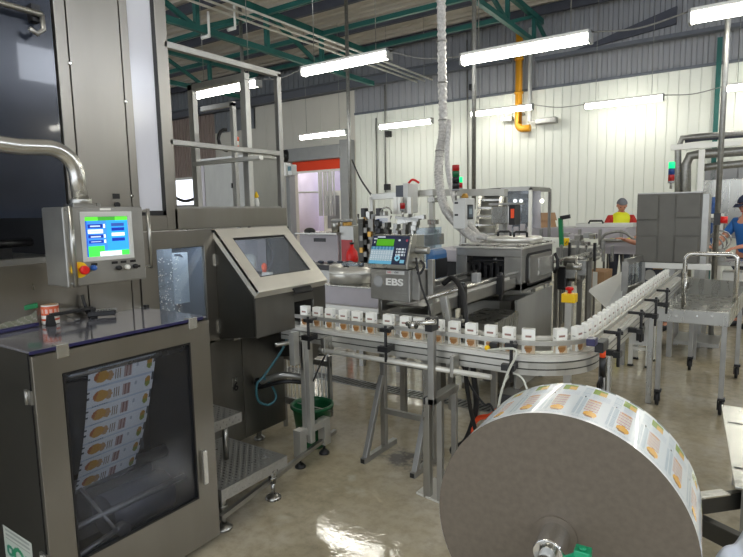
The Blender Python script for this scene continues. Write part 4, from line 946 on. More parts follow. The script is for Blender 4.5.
# wire guard behind the conveyor leg, drip pan post
g = thing('wire_guard', 'low white wire basket guard behind the conveyor leg', 'wire guard', (-2.45, 2.88, 0))
x0, x1, z0, z1 = fb(283, 352, 331, 405, 2.98)
b = MB()
for k in range(13): xx = x0 + .01 + k * (x1 - x0 - .02) / 12; b.tube([(xx, 2.98, z0), (xx, 2.98, z1 - .05)], .004, 6)
b.build('wires', 'white_paint', g); 
b = MB(); b.box(x0, x1, 2.97, 2.99, z0 - .02, z0 + .03); b.box(x0, x1, 2.97, 2.99, z1 - .08, z1 - .04); b.box(x1 - .02, x1, 2.965, 2.995, z0 - .04, z1); b.box(x0, x0 + .02, 2.965, 2.995, 0, z1); b.build('guard_frame', 'steel_mid', g)
# bucket
c = Vector((-2.46, 2.83, 0)); g = thing('green_bucket', 'dark green plastic bucket on the floor behind the conveyor foot', 'bucket', c)
b = MB(); b.lathe(c, [(.095, 0), (.10, .01), (.135, .27), (.15, .275), (.15, .295), (.132, .295), (.128, .27), (.094, .02)], 40); b.build('pail', 'green_bucket', g)
b = MB(); b.tube([c + Vector((.145 * math.cos(a), .145 * math.sin(a), .27 - .07 * math.sin((a) * 1))) for a in [PI * k / 16 - PI / 2 for k in range(17)]], .004, 6); b.build('bucket_handle', 'galvanised', g)

# ================================================================ ink printer on its A-frame
g = thing('printer_stand', 'A-shaped square tube stand carrying the ink jet printer', 'stand', (-1.8, 3.0, 0))
for xx in (-1.99, -1.625):
    MB().box(xx - .018, xx + .018, 2.76, 3.15, 0, .036).build('foot_rail', 'steel_mid', g, .002)
    MB().bar((xx, 2.79, .02), (xx, 3.0, .52), .034, .034).build('brace', 'steel_mid', g, .002)
    b = MB(); b.box(xx - .018, xx + .018, 3.0, 3.036, .036, .62 if xx < -1.8 else 1.30); b.build('upright', 'steel_mid', g, .002)
    MB().box(xx - .014, xx + .014, 2.757, 2.761, .005, .031).build('tube_opening', 'black', g)
MB().box(-1.98, -1.63, 3.0, 3.03, .26, .295).build('cross_tube', 'steel_mid', g, .002)
MB().box(-2.01, -1.97, 3.0, 3.04, .62, 1.10).build('neck', 'steel', g, .002)
MB().box(-2.0, -1.62, 3.0, 3.036, .60, .64).build('cross_tube', 'steel_mid', g, .002)
g = thing('ink_jet_printer', 'stainless EBS ink jet printer with green display and blue keypad', 'printer', (-1.83, 2.92, 1.05))
ex0, ex1 = -1.985, -1.70; ey = 2.88
b = MB(); b.hexa([(ex0, ey, 1.055), (ex1, ey, 1.045), (ex1, ey + .2, 1.045), (ex0, ey + .2, 1.055)], [(ex0, ey, 1.245), (ex1, ey, 1.245), (ex1, ey + .2, 1.245), (ex0, ey + .2, 1.245)]); b.build('ink_module', 'steel_mid', g, .004)
b = MB(); b.prism([(ey - .035, 1.252), (ey + .18, 1.252), (ey + .18, 1.45), (ey + .04, 1.455), (ey + .03, 1.45), (ey - .035, 1.275)], ex0 - .0, ex1 + .005, 'x'); b.build('console', 'steel', g, .003)
b = MB(); b.box(ex1, ex1 + .05, ey + .03, ey + .16, 1.06, 1.24); b.cyl((ex1 + .0, ey + .08, 1.36), (ex1 + .09, ey + .08, 1.36), .022); b.cyl((ex1 + .0, ey + .05, 1.30), (ex1 + .05, ey + .05, 1.30), .018); b.build('side_fittings', 'steel_mid', g, .003)
b = MB(); b.tube(smooth([(ex1 + .05, ey + .05, 1.30), (ex1 + .08, ey + .04, 1.27), (ex1 + .05, ey + .03, 1.22), (ex1 + .02, ey + .05, 1.26)], 6), .008, 8); b.build('coiled_lead', 'black', g)
pA = Vector((ex0 + .012, ey - .035, 1.280)); pU = Vector((0, .065, .168)) ; Lx = ex1 - ex0 - .02
def kp(u, v):
    y = 1 - v
    if u < .63:
        if y < .08: return (24, 34, 70) if not (.12 < u < .34 and .02 < y < .06) else (220, 225, 235)
        if u < .12 and y < .3: return (230, 232, 235) if (y < .14 and u > .03) or (.2 < y < .26 and .05 < u < .08) else (28, 40, 74)
        if .13 < u < .60 and .12 < y < .36: return (96, 190, 30) if .2 < (y * 3) % 1 else (80, 168, 28)
        if y < .38: return (28, 40, 74)
        if y < .50: return (110, 170, 200) if int(u * 22) % 2 else (66, 130, 170)
        if y < .88: return (210, 222, 228) if (int(u * 44) % 3 and int(y * 40) % 3) else (168, 192, 206)
        return (110, 190, 225)
    r = math.hypot((u - .76) / .07, (y - .78) / .1)
    if r < 1: return (150, 215, 235) if r > .45 else (40, 90, 130)
    if y > .42 and y < .72 and .7 < u < .95: return (214, 222, 228) if (int(u * 44) % 4 and int(y * 30) % 3) else (30, 40, 70)
    if math.hypot((u - .94) / .03, (y - .16) / .045) < 1: return (170, 50, 80)
    if math.hypot((u - .74) / .03, (y - .15) / .04) < 1: return (215, 220, 225)
    if .84 < y < .95 and .84 < u < .96: return (130, 195, 220)
    return (28, 38, 66)
b = grid(lambda u, v: pA + Vector((Lx * u, -.002, 0)) + pU * v, kp, 96, 60); b.build('keypad', 'print', g)
tz = 1.165
o = text('lettering', 'EBS', .058, 'etch_white', g, (-1.808, ey - .001, tz), FACE_NY, sx=1.45, bold=.0016)
b = MB(); b.lathe((-1.925, ey - .001, tz), [(.034, 0), (.034, -.0015)], 32, 'y'); b.build('round_emblem', 'grey_paint', g)
b = MB(); b.box(-1.865, -1.735, ey - .0015, ey, 1.215, 1.237); b.build('model_badge', 'light_paint', g)
text('badge_text', 'EBS', .018, 'red', g, (-1.842, ey - .0025, 1.226), FACE_NY, .0003); text('badge_text', '6500', .015, 'black', g, (-1.79, ey - .0025, 1.226), FACE_NY, .0003)
b = MB(); b.box(-1.80, -1.715, ey - .001, ey, 1.10, 1.103); b.box(-1.75, -1.715, ey - .001, ey, 1.085, 1.088); b.build('etched_line', 'steel', g)
# second post with base plate in front of the conveyor
g = thing('clamp_post', 'square steel post with head clamp standing on a flat floor plate left of the reel', 'post', (-1.42, 2.6, 0))
b = MB(); b.hexa([at(416, 494, z=0), at(442, 505, z=0), at(455, 489, z=0), at(434, 479, z=0)], [v + Vector((0, 0, .012)) for v in (at(416, 494, z=0), at(442, 505, z=0), at(455, 489, z=0), at(434, 479, z=0))]); b.build('floor_plate', 'alu_light', g, .002)
b = MB(); b.box(-1.368, -1.336, 2.585, 2.617, .012, .60); b.build('lower_post', 'steel_mid', g, .003)
b = MB(); b.box(-1.352, -1.316, 2.46, 2.496, .60, 1.0); b.build('upper_post', 'steel_mid', g, .003)
b = MB(); b.box(-1.368, -1.316, 2.46, 2.76, .60, .635); b.box(-1.352, -1.322, 2.73, 2.76, .0, .60); b.build('offset_arm', 'steel_mid', g, .003)
b = MB(); b.box(-1.376, -1.366, 2.46, 2.496, .60, .635); b.build('end_cap', 'black', g)
b = MB(); b.tube([(-1.46, 2.44, 1.02), (-1.28, 2.42, 1.05)], .012, 10); b.cyl((-1.44, 2.44, 1.015), (-1.40, 2.435, 1.02), .02); b.build('clamp_rod', 'steel_bright', g)
b = MB(); b.box(-1.355, -1.315, 2.44, 2.52, .99, 1.06); b.build('print_head', 'black', g, .004)
b = MB(); b.bar((-1.36, 2.78, .80), (-1.42, 2.78, 1.12), .045, .03); b.box(-1.40, -1.30, 2.77, 2.80, .98, 1.0); b.build('adjuster_column', 'steel', g, .004)

# ================================================================ floor drain
b = MB(); x = -4.6
b.box(-4.6, -1.0, 4.03, 4.045, .0, .006); b.box(-4.6, -1.0, 4.185, 4.2, .0, .006)
while x < -1.0: b.hexa([(x, 4.045, 0), (x + .02, 4.045, 0), (x + .05, 4.185, 0), (x + .03, 4.185, 0)], [(x, 4.045, .006), (x + .02, 4.045, .006), (x + .05, 4.185, .006), (x + .03, 4.185, .006)]); x += .045
g = thing('drain_grating', 'long slotted steel drain grating set across the floor behind the stand', 'drain', (-2.8, 4.11, 0)); b.build('grating', 'galvanised', g)
MB().box(-4.6, -1.0, 4.04, 4.19, .0005, .0015).build('channel', 'black', g)

# ================================================================ wheeled cart
g = thing('steel_trolley', 'stainless tray trolley on castors with a raised bent tube handle at right', 'trolley', (-.33, 5.5, 0))
cor = [Vector((-.62, 4.87, 0)), Vector((-.125, 4.87, 0)), Vector((-.045, 6.08, 0)), Vector((-.50, 6.18, 0))]
def quad(z0, z1, ins=0):
    c = sum(cor, Vector()) / 4; P = [p + (c - p).normalized() * ins for p in cor]; return [(p.x, p.y, z0) for p in P], [(p.x, p.y, z1) for p in P]
b = MB(); b.hexa(*quad(.735, .745)); 
for i in range(4):
    p, q = cor[i], cor[(i + 1) % 4]; hh = .80 if i == 0 else (.90 if i == 2 else (.795 if i == 3 else .83))
    b.bar((p.x, p.y, (.695 + hh) / 2), (q.x, q.y, (.695 + hh) / 2), .008, hh - .695)
b.build('tray', 'steel', g, .002)
b = MB()
for px in (676, 697, 712): q = at(px, 316, y=4.86); b.lathe((q.x, 4.866, q.z), [(.008, 0), (.008, -.006)], 10, 'y')
b.build('rivet', 'steel_bright', g)
for k, (px, py) in enumerate(((-.585, 4.90), (-.15, 4.90), (-.075, 6.05), (-.46, 6.14))):
    l = MB().box(px - .018, px + .018, py - .018, py + .018, .13, .70).build('leg', 'steel_mid', g, .002)
    cs = MB(); cs.box(px - .02, px + .03, py - .03, py + .03, .115, .135); cs.box(px - .022, px - .014, py - .02, py + .03, .04, .12); cs.box(px + .014, px + .022, py - .02, py + .03, .04, .12); cs.build('castor_fork', 'black', l, .002)
    wl = MB(); wl.lathe((px, py + .005, .055), [(.035, -.013), (.055, -.011), (.055, .011), (.035, .013)], 24, 'x'); wl.build('wheel', 'black_rubber', l)
hy = 5.35; hz = at(700, 254, y=hy).z; hx0, hx1 = at(685, 270, y=hy).x, at(737, 270, y=hy).x
b = MB(); b.tube([(hx0, hy, .74), (hx0, hy, hz - .05)] + arc((hx0 + .05, hy, hz - .05), .05, PI, PI / 2, 6) + arc((hx1 - .05, hy, hz - .05), .05, PI / 2, 0, 6) + [(hx1, hy, .74)], .018, 14); b.build('handle', 'steel_bright', g)
b = MB(); b.box(-.5, -.12, 5.9, 5.92, .34, .37); b.box(-.5, -.12, 5.2, 5.22, .3, .33); b.build('cross_bar', 'steel', g) if False else None
# ================================================================ dosing machine in the centre
g = thing('dosing_machine', 'stainless dosing machine with a rounded inspection door, centre of the hall', 'machine', (-1.9, 4.9, 0))
mx0, mx1, my0, my1 = -2.16, -1.57, 4.47, 5.32
b = MB(); b.box(mx0, mx1, my0, my1, 1.20, 1.268); b.box(mx0, mx0 + .10, my0, my1, .95, 1.2); b.box(-1.72, mx1, my0, my1, .92, 1.2); b.box(mx0, mx1, my1 - .03, my1, .92, 1.2); b.hexa([(mx0 - .25, my0, .76), (mx1, my0, .90), (mx1, my1, .90), (mx0 - .25, my1, .76)], [(mx0 - .25, my0, .93), (mx1, my0, .985), (mx1, my1, .985), (mx0 - .25, my1, .93)])
b.build('cabinet_body', 'steel_mid', g, .004)
MB().box(mx0 - .02, mx1 + .02, my0 - .02, my1 + .02, 1.268, 1.285).build('top_plate', 'hatch_steel', g, .003)
MB().box(mx0 + .02, mx1 + .0, my0 + .01, my1 - .02, 1.285, 1.30).build('top_plate', 'steel', g, .003)
MB().box(mx0 + .11, -1.73, my0 + .10, my0 + .12, .98, 1.2).build('inner_wall', 'dark_inside', g)
b = MB()
for k in range(5): b.box(mx0 + .14 + k * .055, mx0 + .165 + k * .055, my0 + .03, my0 + .08, 1.0, 1.12 + .02 * (k % 2))
b.tube([(mx0 + .1, my0 + .02, 1.15), (-1.73, my0 + .02, 1.17)], .01, 8); b.build('dosing_heads', 'black', g, .003)
def rr(y0, y1, z0, z1, r, n=5):
    out = []
    for cy_, cz_, a0 in ((y1 - r, z1 - r, 0), (y0 + r, z1 - r, PI / 2), (y0 + r, z0 + r, PI), (y1 - r, z0 + r, 1.5 * PI)):
        for k in range(n + 1): a = a0 + PI / 2 * k / n; out.append((cy_ + r * math.cos(a), cz_ + r * math.sin(a)))
    return out
MB().prism(rr(4.575, 5.285, .945, 1.225, .06), mx1, mx1 + .006, 'x').build('door_gasket', 'black', g)
dd = MB().prism(rr(4.615, 5.245, .967, 1.205, .04), mx1 + .006, mx1 + .022, 'x').build('inspection_door', 'steel_mid', g, .003)
MB().box(mx1 + .022, mx1 + .034, 4.82, 5.26, 1.01, 1.17).build('door_shield', 'steel_bright', g, .003)
b = MB(); b.tube([(mx1 + .03, 5.29, 1.18), (mx1 + .055, 5.30, 1.12), (mx1 + .055, 5.30, 1.05), (mx1 + .03, 5.29, .99)], .016, 10); b.build('door_handle', 'black', g)
b = MB(); b.hexa([(mx1 - .01, 4.35, .1), (mx1 + .01, 4.35, .1), (mx1 + .01, 5.3, .1), (mx1 - .01, 5.3, .1)], [(mx1 - .01, 4.35, .86), (mx1 + .01, 4.35, .86), (mx1 + .01, 5.3, .87), (mx1 - .01, 5.3, .87)]); b.box(mx1 - .6, mx1 - .02, 4.6, 5.25, .1, .80); b.build('base_panel', 'steel_panel', g, .003)
b = MB(); b.box(mx1 - .16, mx1 - .06, 4.40, 4.5, .1, .84); b.box(mx1 - .35, mx1 - .2, 4.5, 4.55, .1, .7); b.build('base_post', 'steel_dark', g, .003)
for xx in (-2.1, -1.62):
    for yy in (4.5, 5.2): MB().cyl((xx, yy, 0), (xx, yy, .11), .02).build('foot', 'steel', g)
# round hatch with two handles
b = MB(); b.lathe((-1.82, 4.98, 1.30), [(.25, 0), (.25, .035), (.24, .05), (0.01, .056)], 40); b.build('round_cover', 'hatch_steel', g)
for dx, dy in ((-.12, -.06), (.06, -.14)):
    c = Vector((-1.82 + dx, 4.95 + dy, 1.35)); MB().tube([c, c + Vector((0, 0, .035)), c + Vector((.015, .01, .045)), c + Vector((.095, .02, .045)), c + Vector((.11, .02, .035)), c + Vector((.11, .02, 0))], .011, 8).build('cover_handle', 'black', g)
# infeed rails running towards the camera
g = thing('infeed_conveyor', 'steel conveyor with deep side sheet coming out of the dosing machine towards the printer', 'conveyor', (-1.8, 3.8, 0))
ix0, ix1, iy0, iy1 = -1.98, -1.61, 2.98, 4.45
b = MB(); b.box(ix1 - .012, ix1, iy0, iy1, .945, 1.03); b.box(ix0, ix0 + .012, iy0, iy1, .945, 1.03); b.box(ix0, ix1, iy0, iy1, .945, .96); b.build('side_sheet', 'steel_mid', g, .003)
b = MB(); b.box(ix0 + .05, ix1 - .05, iy0, iy1 + .3, 1.0, 1.012); b.build('belt', 'steel_dark', g)
for xx, nm in ((ix1 + .0, 0), (ix0 + .03, 1)): MB().cyl((xx, iy0 - .05, 1.075), (xx, iy1 + .05, 1.075), .013, 10).build('guide_rail', 'steel_bright', g)
MB().box(ix1 - .004, ix1 + .004, 3.05, 4.3, 1.035, 1.055).build('lower_guide', 'alu_light', g)
for yy in (3.35, 4.02):
    b = MB(); b.box(ix1, ix1 + .05, yy, yy + .05, .95, 1.10); b.cyl((ix1 + .03, yy + .025, .90), (ix1 + .03, yy + .025, 1.12), .016); b.build('rail_bracket', 'black', g, .003)
MB().box(ix1 - .04, ix1 + .01, 3.66, 3.72, 1.06, 1.15).build('sensor_box', 'grey_paint', g, .005)
for px, py in ((404, 412), (452, 409)): q = at(px, py, z=0); MB().box(q.x - .022, q.x + .022, q.y - .02, q.y + .02, 0, .945).build('leg', 'steel_mid', g)
g = thing('discharge_chute', 'grey folded sheet chute below the infeed rails behind the cartons', 'chute', (-1.75, 3.7, .5))
x0, x1, z0, z1 = fb(455, 321, 492, 338, 3.7); b = MB(); b.hexa([(x0, 3.7, z0 - .2), (x1, 3.7, z0 - .2), (x1, 4.2, z0 - .1), (x0, 4.2, z0 - .1)], [(x0 - .03, 3.68, z1 - .01), (x1 + .01, 3.68, z1 - .01), (x1, 4.25, z1), (x0, 4.25, z1)]); b.build('hopper', 'steel', g, .003)
b = MB(); b.box(x0 + .05, x0 + .09, 3.9, 3.94, 0, z0 - .15); b.box(x1 - .09, x1 - .05, 3.9, 3.94, 0, z0 - .15); b.build('leg', 'steel_mid', g)
# blue hooded motor
g = thing('blue_motor_cover', 'blue moulded motor cover beside the printer', 'motor cover', (-2.06, 4.1, 1.0))
x0, x1, z0, z1 = fbd(424, 250, 449, 284, 4.1, .28); b = MB(); b.box(x0, x1, 4.1, 4.38, z0, z1); b.build('cover', 'blue_device', g, .045); MB().box(x1, x1 + .005, 4.13, 4.34, z0 + .04, z1 - .08).build('dark_face', 'black', g, .006); MB().box(x0 + .04, x0 + .1, 4.2, 4.3, 0, z0 + .02).build('pedestal', 'steel_mid', g)
g = thing('machine_hood', 'lilac grey sheet hood with dark underside left of the dosing machine', 'hood', (-2.5, 4.9, .8))
x0, x1, z0, z1 = fb(447, 250, 474, 262, 4.75); b = MB(); b.box(x0 - .2, mx0, 4.75, 5.5, z0, z1 - .0); b.build('hood_top', 'lilac_paint', g, .01)
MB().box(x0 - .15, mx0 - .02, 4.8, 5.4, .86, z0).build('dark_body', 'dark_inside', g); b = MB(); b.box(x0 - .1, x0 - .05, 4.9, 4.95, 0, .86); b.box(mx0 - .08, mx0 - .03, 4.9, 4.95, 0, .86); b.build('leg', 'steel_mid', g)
g = thing('hose_manifold', 'steel spout head where the foil hose meets the dosing machine', 'manifold', at(488, 248, y=5.0))
p = at(489, 244, y=4.9); q = at(497, 258, y=4.62); b = MB(); b.tube([p, p.lerp(q, .5), q], [.06, .055, .05], 16); b.build('spout', 'steel_mid', g); b = MB(); b.lathe(q + Vector((0, 0, -.06)), [(.04, 0), (.055, .03), (.05, .09)], 20); b.build('spout_cap', 'steel', g)
pts = smooth([at(477, 236, y=4.9), at(487, 238, y=4.9), at(497, 246, y=4.8), at(503, 250, y=4.7)], 6); MB().tube(pts, .03, 10).build('side_pipe', 'foil', g)
# cleated elevator
g = thing('cleated_elevator', 'steep steel bucket elevator with ladder-like cleats behind the dosing machine', 'elevator', (-2.5, 5.9, 1.2))
a0, a1 = at(474, 245, y=5.8), at(494, 245, y=5.8); c0, c1 = at(481, 195, y=6.5), at(502, 195, y=6.5)
for a, c in ((a0, c0), (a1, c1)): MB().bar(a + Vector((0, 0, -.1)), c, .035, .10).build('side_rail', 'steel', g, .003)
b = MB(); b.hexa([a0 + Vector((0, .06, -.02)), a1 + Vector((0, .06, -.02)), a1 + Vector((0, .08, -.02)), a0 + Vector((0, .08, -.02))], [c0 + Vector((0, .06, 0)), c1 + Vector((0, .06, 0)), c1 + Vector((0, .08, 0)), c0 + Vector((0, .08, 0))]); b.build('belt', 'hatch_steel', g)
for k in range(6): t = .04 + k * .17; p, q = a0.lerp(c0, t), a1.lerp(c1, t); MB().bar(p + Vector((0, 0, 0)), q, .08, .022).build('cleat', 'steel_bright', g)
b = MB(); b.bar(a0 + Vector((0, .1, -1.3)), a0 + Vector((0, .1, -.1)), .05); b.bar(c1 + Vector((0, .1, -1.75)), c1 + Vector((0, .1, -.02)), .05); b.build('support_leg', 'steel_mid', g)
p, q = at(485, 193, y=6.5), at(500, 192, y=6.5); MB().cyl(p, q, .05).build('head_drum', 'black', g)
# electrical boxes, stack lights
def ebox(name, lab, cat, px0, py0, px1, py1, y, dp, mt, extra=None, z_leg=True, side=None):
    x0, x1, z0, z1 = fbd(px0, py0, px1, py1, y, dp); g = thing(name, lab, cat, ((x0 + x1) / 2, y, z0))
    MB().box(x0, x1, y, y + dp, z0, z1).build('case', mt, g, .008)
    if extra: extra(g, x0, x1, z0, z1, y)
    if z_leg: MB().box((x0 + x1) / 2 - .02, (x0 + x1) / 2 + .02, y + dp * .4, y + dp * .4 + .04, 0, z0).build('support_post', 'steel_mid', g)
    return g
def ex1f(g, x0, x1, z0, z1, y):
    MB().box(x1, x1 + .006, y + .05, y + .19, z0 + .10, z1 - .07).build('display_bezel', 'black', g, .003)
    b = grid(lambda u, v: (x1 + .008, y + .065 + .11 * u, z0 + .12 + (z1 - z0 - .21) * v), lambda u, v: (140, 156, 164) if .3 < v < .8 and .2 < u < .8 else (66, 80, 90), 12, 10); b.build('display', 'print', g)
    MB().box(x0 + .02, x0 + .06, y - .004, y, z1 - .06, z1 - .04).build('label', 'black', g); MB().box(x0 + .02, x0 + .06, y - .004, y, z0 + .14, z0 + .16).build('label', 'black', g)
    MB().lathe((x1 - .06, y + .12, z1), [(.04, 0), (.04, .02), (.025, .05)], 14).build('lamp_knob', 'brass', g)
ebox('display_cabinet', 'pale control box with a small dark display beside the foil hose', 'control box', 453, 198, 475, 229, 5.5, .25, 'light_paint', ex1f)
def ex2(g, x0, x1, z0, z1, y):
    MB().box(x0 - .12, x0, y + .02, y + .2, z0 + .02, z1 - .02).build('side_cover', 'blue_grey', g, .006); MB().tube(smooth([(x0 + .05, y + .05, z1), (x0 + .1, y + .05, z1 + .04), (x0 + .15, y + .05, z1 + .03), (x0 + .2, y + .05, z1)], 5), .014, 8).build('red_cable', 'red', g)
ebox('switch_cabinet', 'pale grey box with a dark side cover standing above the printer', 'control box', 403, 183, 418, 213, 6.0, .25, 'light_paint', ex2)
def stack(px, pyt, pyb, y, cols, lab, r=.035, pole=.25):
    a = at(px, pyt, y=y); c = at(px, pyb, y=y); h = (a.z - c.z) / len(cols)
    g = thing('stack_light', lab, 'signal light', (a.x, y, c.z - pole)); MB().cyl((a.x, y, c.z - pole), (a.x, y, c.z), .012).build('pole', 'steel', g)
    MB().cyl((a.x, y, c.z - .02), (a.x, y, c.z), r * 1.05).build('base', 'grey_paint', g)
    for k, m_ in enumerate(cols):
        z1 = a.z - k * h; MB().lathe((a.x, y, z1 - h), [(r, 0), (r, h * .9), (r * .9, h)], 20).build({'stack_red': 'red_lens', 'stack_green': 'green_lens', 'stack_black': 'black_module', 'stack_green_lit': 'lit_green_lens', 'stack_blue': 'blue_lens', 'stack_orange': 'orange_lens', 'white_paint': 'white_module'}[m_], m_, g)
stack(455.8, 165, 189, 5.45, ['stack_red', 'stack_green', 'stack_black', 'stack_black'][:4], 'tall red, green and black signal light above the display box', .038, .12)
stack(460.5, 177, 188, 7.5, ['stack_green_lit', 'stack_red'], 'small lit green and red signal light half hidden behind the tall one', .03, 1.95)
stack(672, 162, 181, 6.6, ['stack_green_lit', 'stack_blue', 'stack_red'], 'signal light with lit green top on the grey panelled cover', .030, .08)
stack(235.5, 137, 150, 5.5, ['stack_orange', 'white_paint', 'stack_orange'], 'small orange and white beacon on the steel cabinet behind the guard frame', .045, .06)
stack(402.5, 203, 209, 5.6, ['stack_red'], 'small dark red lamp in front of the pale grey box', .03, .12)
# aluminium gantry
g = thing('aluminium_gantry', 'long grey aluminium beam frame spanning above the packing machines', 'frame', (-3.1, 6.3, 0))
p, q, r_ = at(372, 197, y=6.3), at(434, 192.5, y=6.3), at(506, 192.5, y=5.9)
MB().bar(p, q, .06, .08).build('beam', 'aluminium', g, .004); MB().bar(q, r_, .06, .08).build('beam', 'aluminium', g, .004)
a = at(432, 196, y=6.3); MB().box(a.x - .03, a.x + .03, 6.27, 6.33, 0, a.z).build('column', 'aluminium', g, .004); MB().box(p.x - .02, p.x + .03, 6.27, 6.33, 0, p.z).build('column', 'aluminium', g, .004)
for py in (200, 222, 232): a2 = at(432, py, y=6.25); MB().box(a2.x - .05, a2.x + .05, 6.22, 6.34, a2.z - .03, a2.z + .03).build('clamp', 'steel', g, .004)
pts = smooth([at(352, 160, y=8.4), at(360, 178, y=7.6), at(372, 196, y=6.4)], 6); tag(MB().tube(pts, .014, 6).build('sagging_cable', 'black_rubber'), 'black cable sagging from the tall pole to the aluminium gantry', 'cable')
# mixed machine head above the printer
g = thing('packing_machine', 'cluttered grey packing machine with valves and a paper notice behind the printer', 'machine', (-3.0, 5.6, 0))
x0, x1, z0, z1 = fb(374, 226, 424, 246, 5.6); MB().box(x0, x1, 5.6, 6.1, z0, z1 - .1).build('frame_body', 'steel_mid', g, .005)
MB().box(x0 + .26, x1 - .06, 5.58, 5.6, z0 + .03, z1 - .10).build('dark_opening', 'black', g)
for k, px in enumerate((398, 402, 414)): a = at(px, 233, y=5.57); MB().cyl((a.x, 5.56, a.z), (a.x, 5.59, a.z), .02).build('knob', ('red', 'hose_orange', 'brass')[k], g)
a0_ = at(375, 216, y=5.55); a1_ = at(390, 229, y=5.55); b = MB(); b.box(a0_.x, a1_.x, 5.55, 5.556, a1_.z, a0_.z); b.build('paper_notice', 'paper', g)
b = MB()
for k in range(3): b.box(a0_.x + .02, a1_.x - .03, 5.548, 5.549, a0_.z - .04 - k * .022, a0_.z - .034 - k * .022)
b.build('notice_text', 'blue_button', g)
x0, x1, z0, z1 = fb(398, 217, 425, 222, 5.5); MB().bar((x0, 5.5, z0), (x1, 5.5, z1), .05, .05).build('slanted_beam', 'steel', g); MB().bar((x0, 5.45, z1), (x1 - .05, 5.45, z0 + .02), .03, .03).build('cylinder', 'galvanised', g)
for k in range(10):
    a = at(358 + k * 3.2, 214 + (k * 7 % 11), y=5.7); MB().cyl((a.x, 5.7, a.z - .12), (a.x, 5.7, a.z), random.uniform(.012, .03), 10).build('valve', ['steel', 'black', 'brass', 'grey_paint', 'hose_orange'][k % 5], g)
for k in range(5):
    a = at(364 + k * 5, 209 + (k % 3) * 3, y=5.75); MB().box(a.x - .03, a.x + .03, 5.72, 5.8, a.z - .1, a.z + .01).build('solenoid', ['black', 'steel', 'grey_paint'][k % 3], g, .004)
x0, x1, z0, z1 = fb(356, 219, 374, 275, 5.6); MB().box(x0 + .04, x0 + .11, 5.6, 5.65, 0, z1).build('column', 'steel_shade', g); MB().box(x1 - .08, x1 - .01, 5.6, 5.65, 0, z1).build('column', 'steel_dark', g); MB().box(x0 + .02, x1, 5.68, 5.9, .8, z1 - .02).build('dark_cabinet', 'steel_shade', g)
for k in range(16): a = at(376 + (k * 37 % 46), 222 + (k * 23 % 12), y=5.5); r_ = random.uniform(.015, .035); MB().box(a.x - r_, a.x + r_, 5.48, 5.56, a.z - .03, a.z + .03).build('fitting', ['black', 'steel', 'steel_dark', 'galvanised', 'steel_shade'][k % 5], g, .004)
for k in range(9): a = at(362 + (k % 3) * 4, 226 + k * 4, y=5.58); MB().box(a.x - .025, a.x + .025, 5.56, 5.6, a.z - .035, a.z + .03).build('terminal', ['steel_shade', 'steel_dark', 'brass', 'steel_dark'][k % 4], g, .003)
for px in (395, 399, 409): a = at(px, 197, y=5.9); c = at(px, 214, y=5.9); MB().box(a.x - .025, a.x + .025, 5.9, 5.95, c.z, a.z).build('rod', 'alu_light', g)
a = at(386, 214, y=5.7); b = MB(); b.tube([(a.x + .08 * math.cos(t * .5), 5.7, a.z + .08 * math.sin(t * .5)) for t in range(13)], .01, 6, close=False); b.build('wire_ring', 'steel', g)
x0, x1, z0, z1 = fb(416, 228, 425, 262, 5.5); MB().box(x0, x1, 5.5, 5.9, z0, z1).build('blue_side_panel', 'blue_clear', g)
# steel box on the elevator and the glazed cell behind
ebox('weigher_box', 'square stainless box mounted beside the cleated elevator', 'box', 491, 206, 511, 224, 5.3, .06, 'steel', lambda g, x0, x1, z0, z1, y: (MB().box(x1, x1 + .06, y + .0, y + .16, z0 - .01, z1 + .01).build('dark_side', 'black', g, .004), MB().box(x1 + .02, x1 + .055, y - .006, y, z1 - .12, z1 - .03).build('orange_part', 'hose_orange', g, .002), MB().box(x0 - .02, x1 + .09, y - .01, y + .18, z1 + .01, z1 + .03).build('lid', 'steel_mid', g)))
g = thing('glazed_cell', 'tall glazed machine cell with lit glass lamps and plastic strips', 'machine cell', (-2.2, 8.2, 0))
x0, x1, z0, z1 = fbd(500, 188, 549, 240, 8.0, .9); b = MB()
for xx in (x0, x1):
    for yy in (8.0, 8.9): b.box(xx - .02, xx + .02, yy, yy + .04, 0, z1)
for zz in (z1, z0): b.box(x0, x1, 8.0, 8.04, zz - .04, zz); b.box(x0, x1, 8.9, 8.94, zz - .04, zz); b.box(x0 - .02, x0 + .02, 8, 8.9, zz - .04, zz); b.box(x1 - .02, x1 + .02, 8, 8.9, zz - .04, zz)
b.build('frame', 'steel_mid', g); MB().box(x0, x1, 8.01, 8.015, z0, z1).build('glass_front', 'window_glass', g); MB().box(x0, x1, 8.0, 8.94, z1, z1 + .02).build('roof', 'steel_mid', g)
for px in (503, 515, 521, 542): a = at(px, 199 + px % 3, y=8.1); MB().ell(a, .03, .03, .03, 10, 6).build('glass_lamp', 'glass_lamp', g)
for k in range(5): a = at(509 + k * 7, 191, y=8.2); c = at(513 + k * 6, 228, y=8.1); MB().bar(a, c, .11, .004).build('plastic_strip', 'strip_film', g)
x0b, x1b, z0b, z1b = fb(506, 224, 530, 240, 7.9); 
for k in range(4): MB().box(x0b + k * .1, x0b + .07 + k * .1, 7.93, 7.97, z0b, z1b - .04 * (k % 2)).build('tray_stack', 'lilac_paint', g, .004)
a = at(530.5, 190, y=7.9); tag(MB().box(a.x - .02, a.x + .02, 7.88, 7.92, 0, a.z).build('guard_post', 'white_paint'), 'thin white post in front of the glazed cell', 'post')
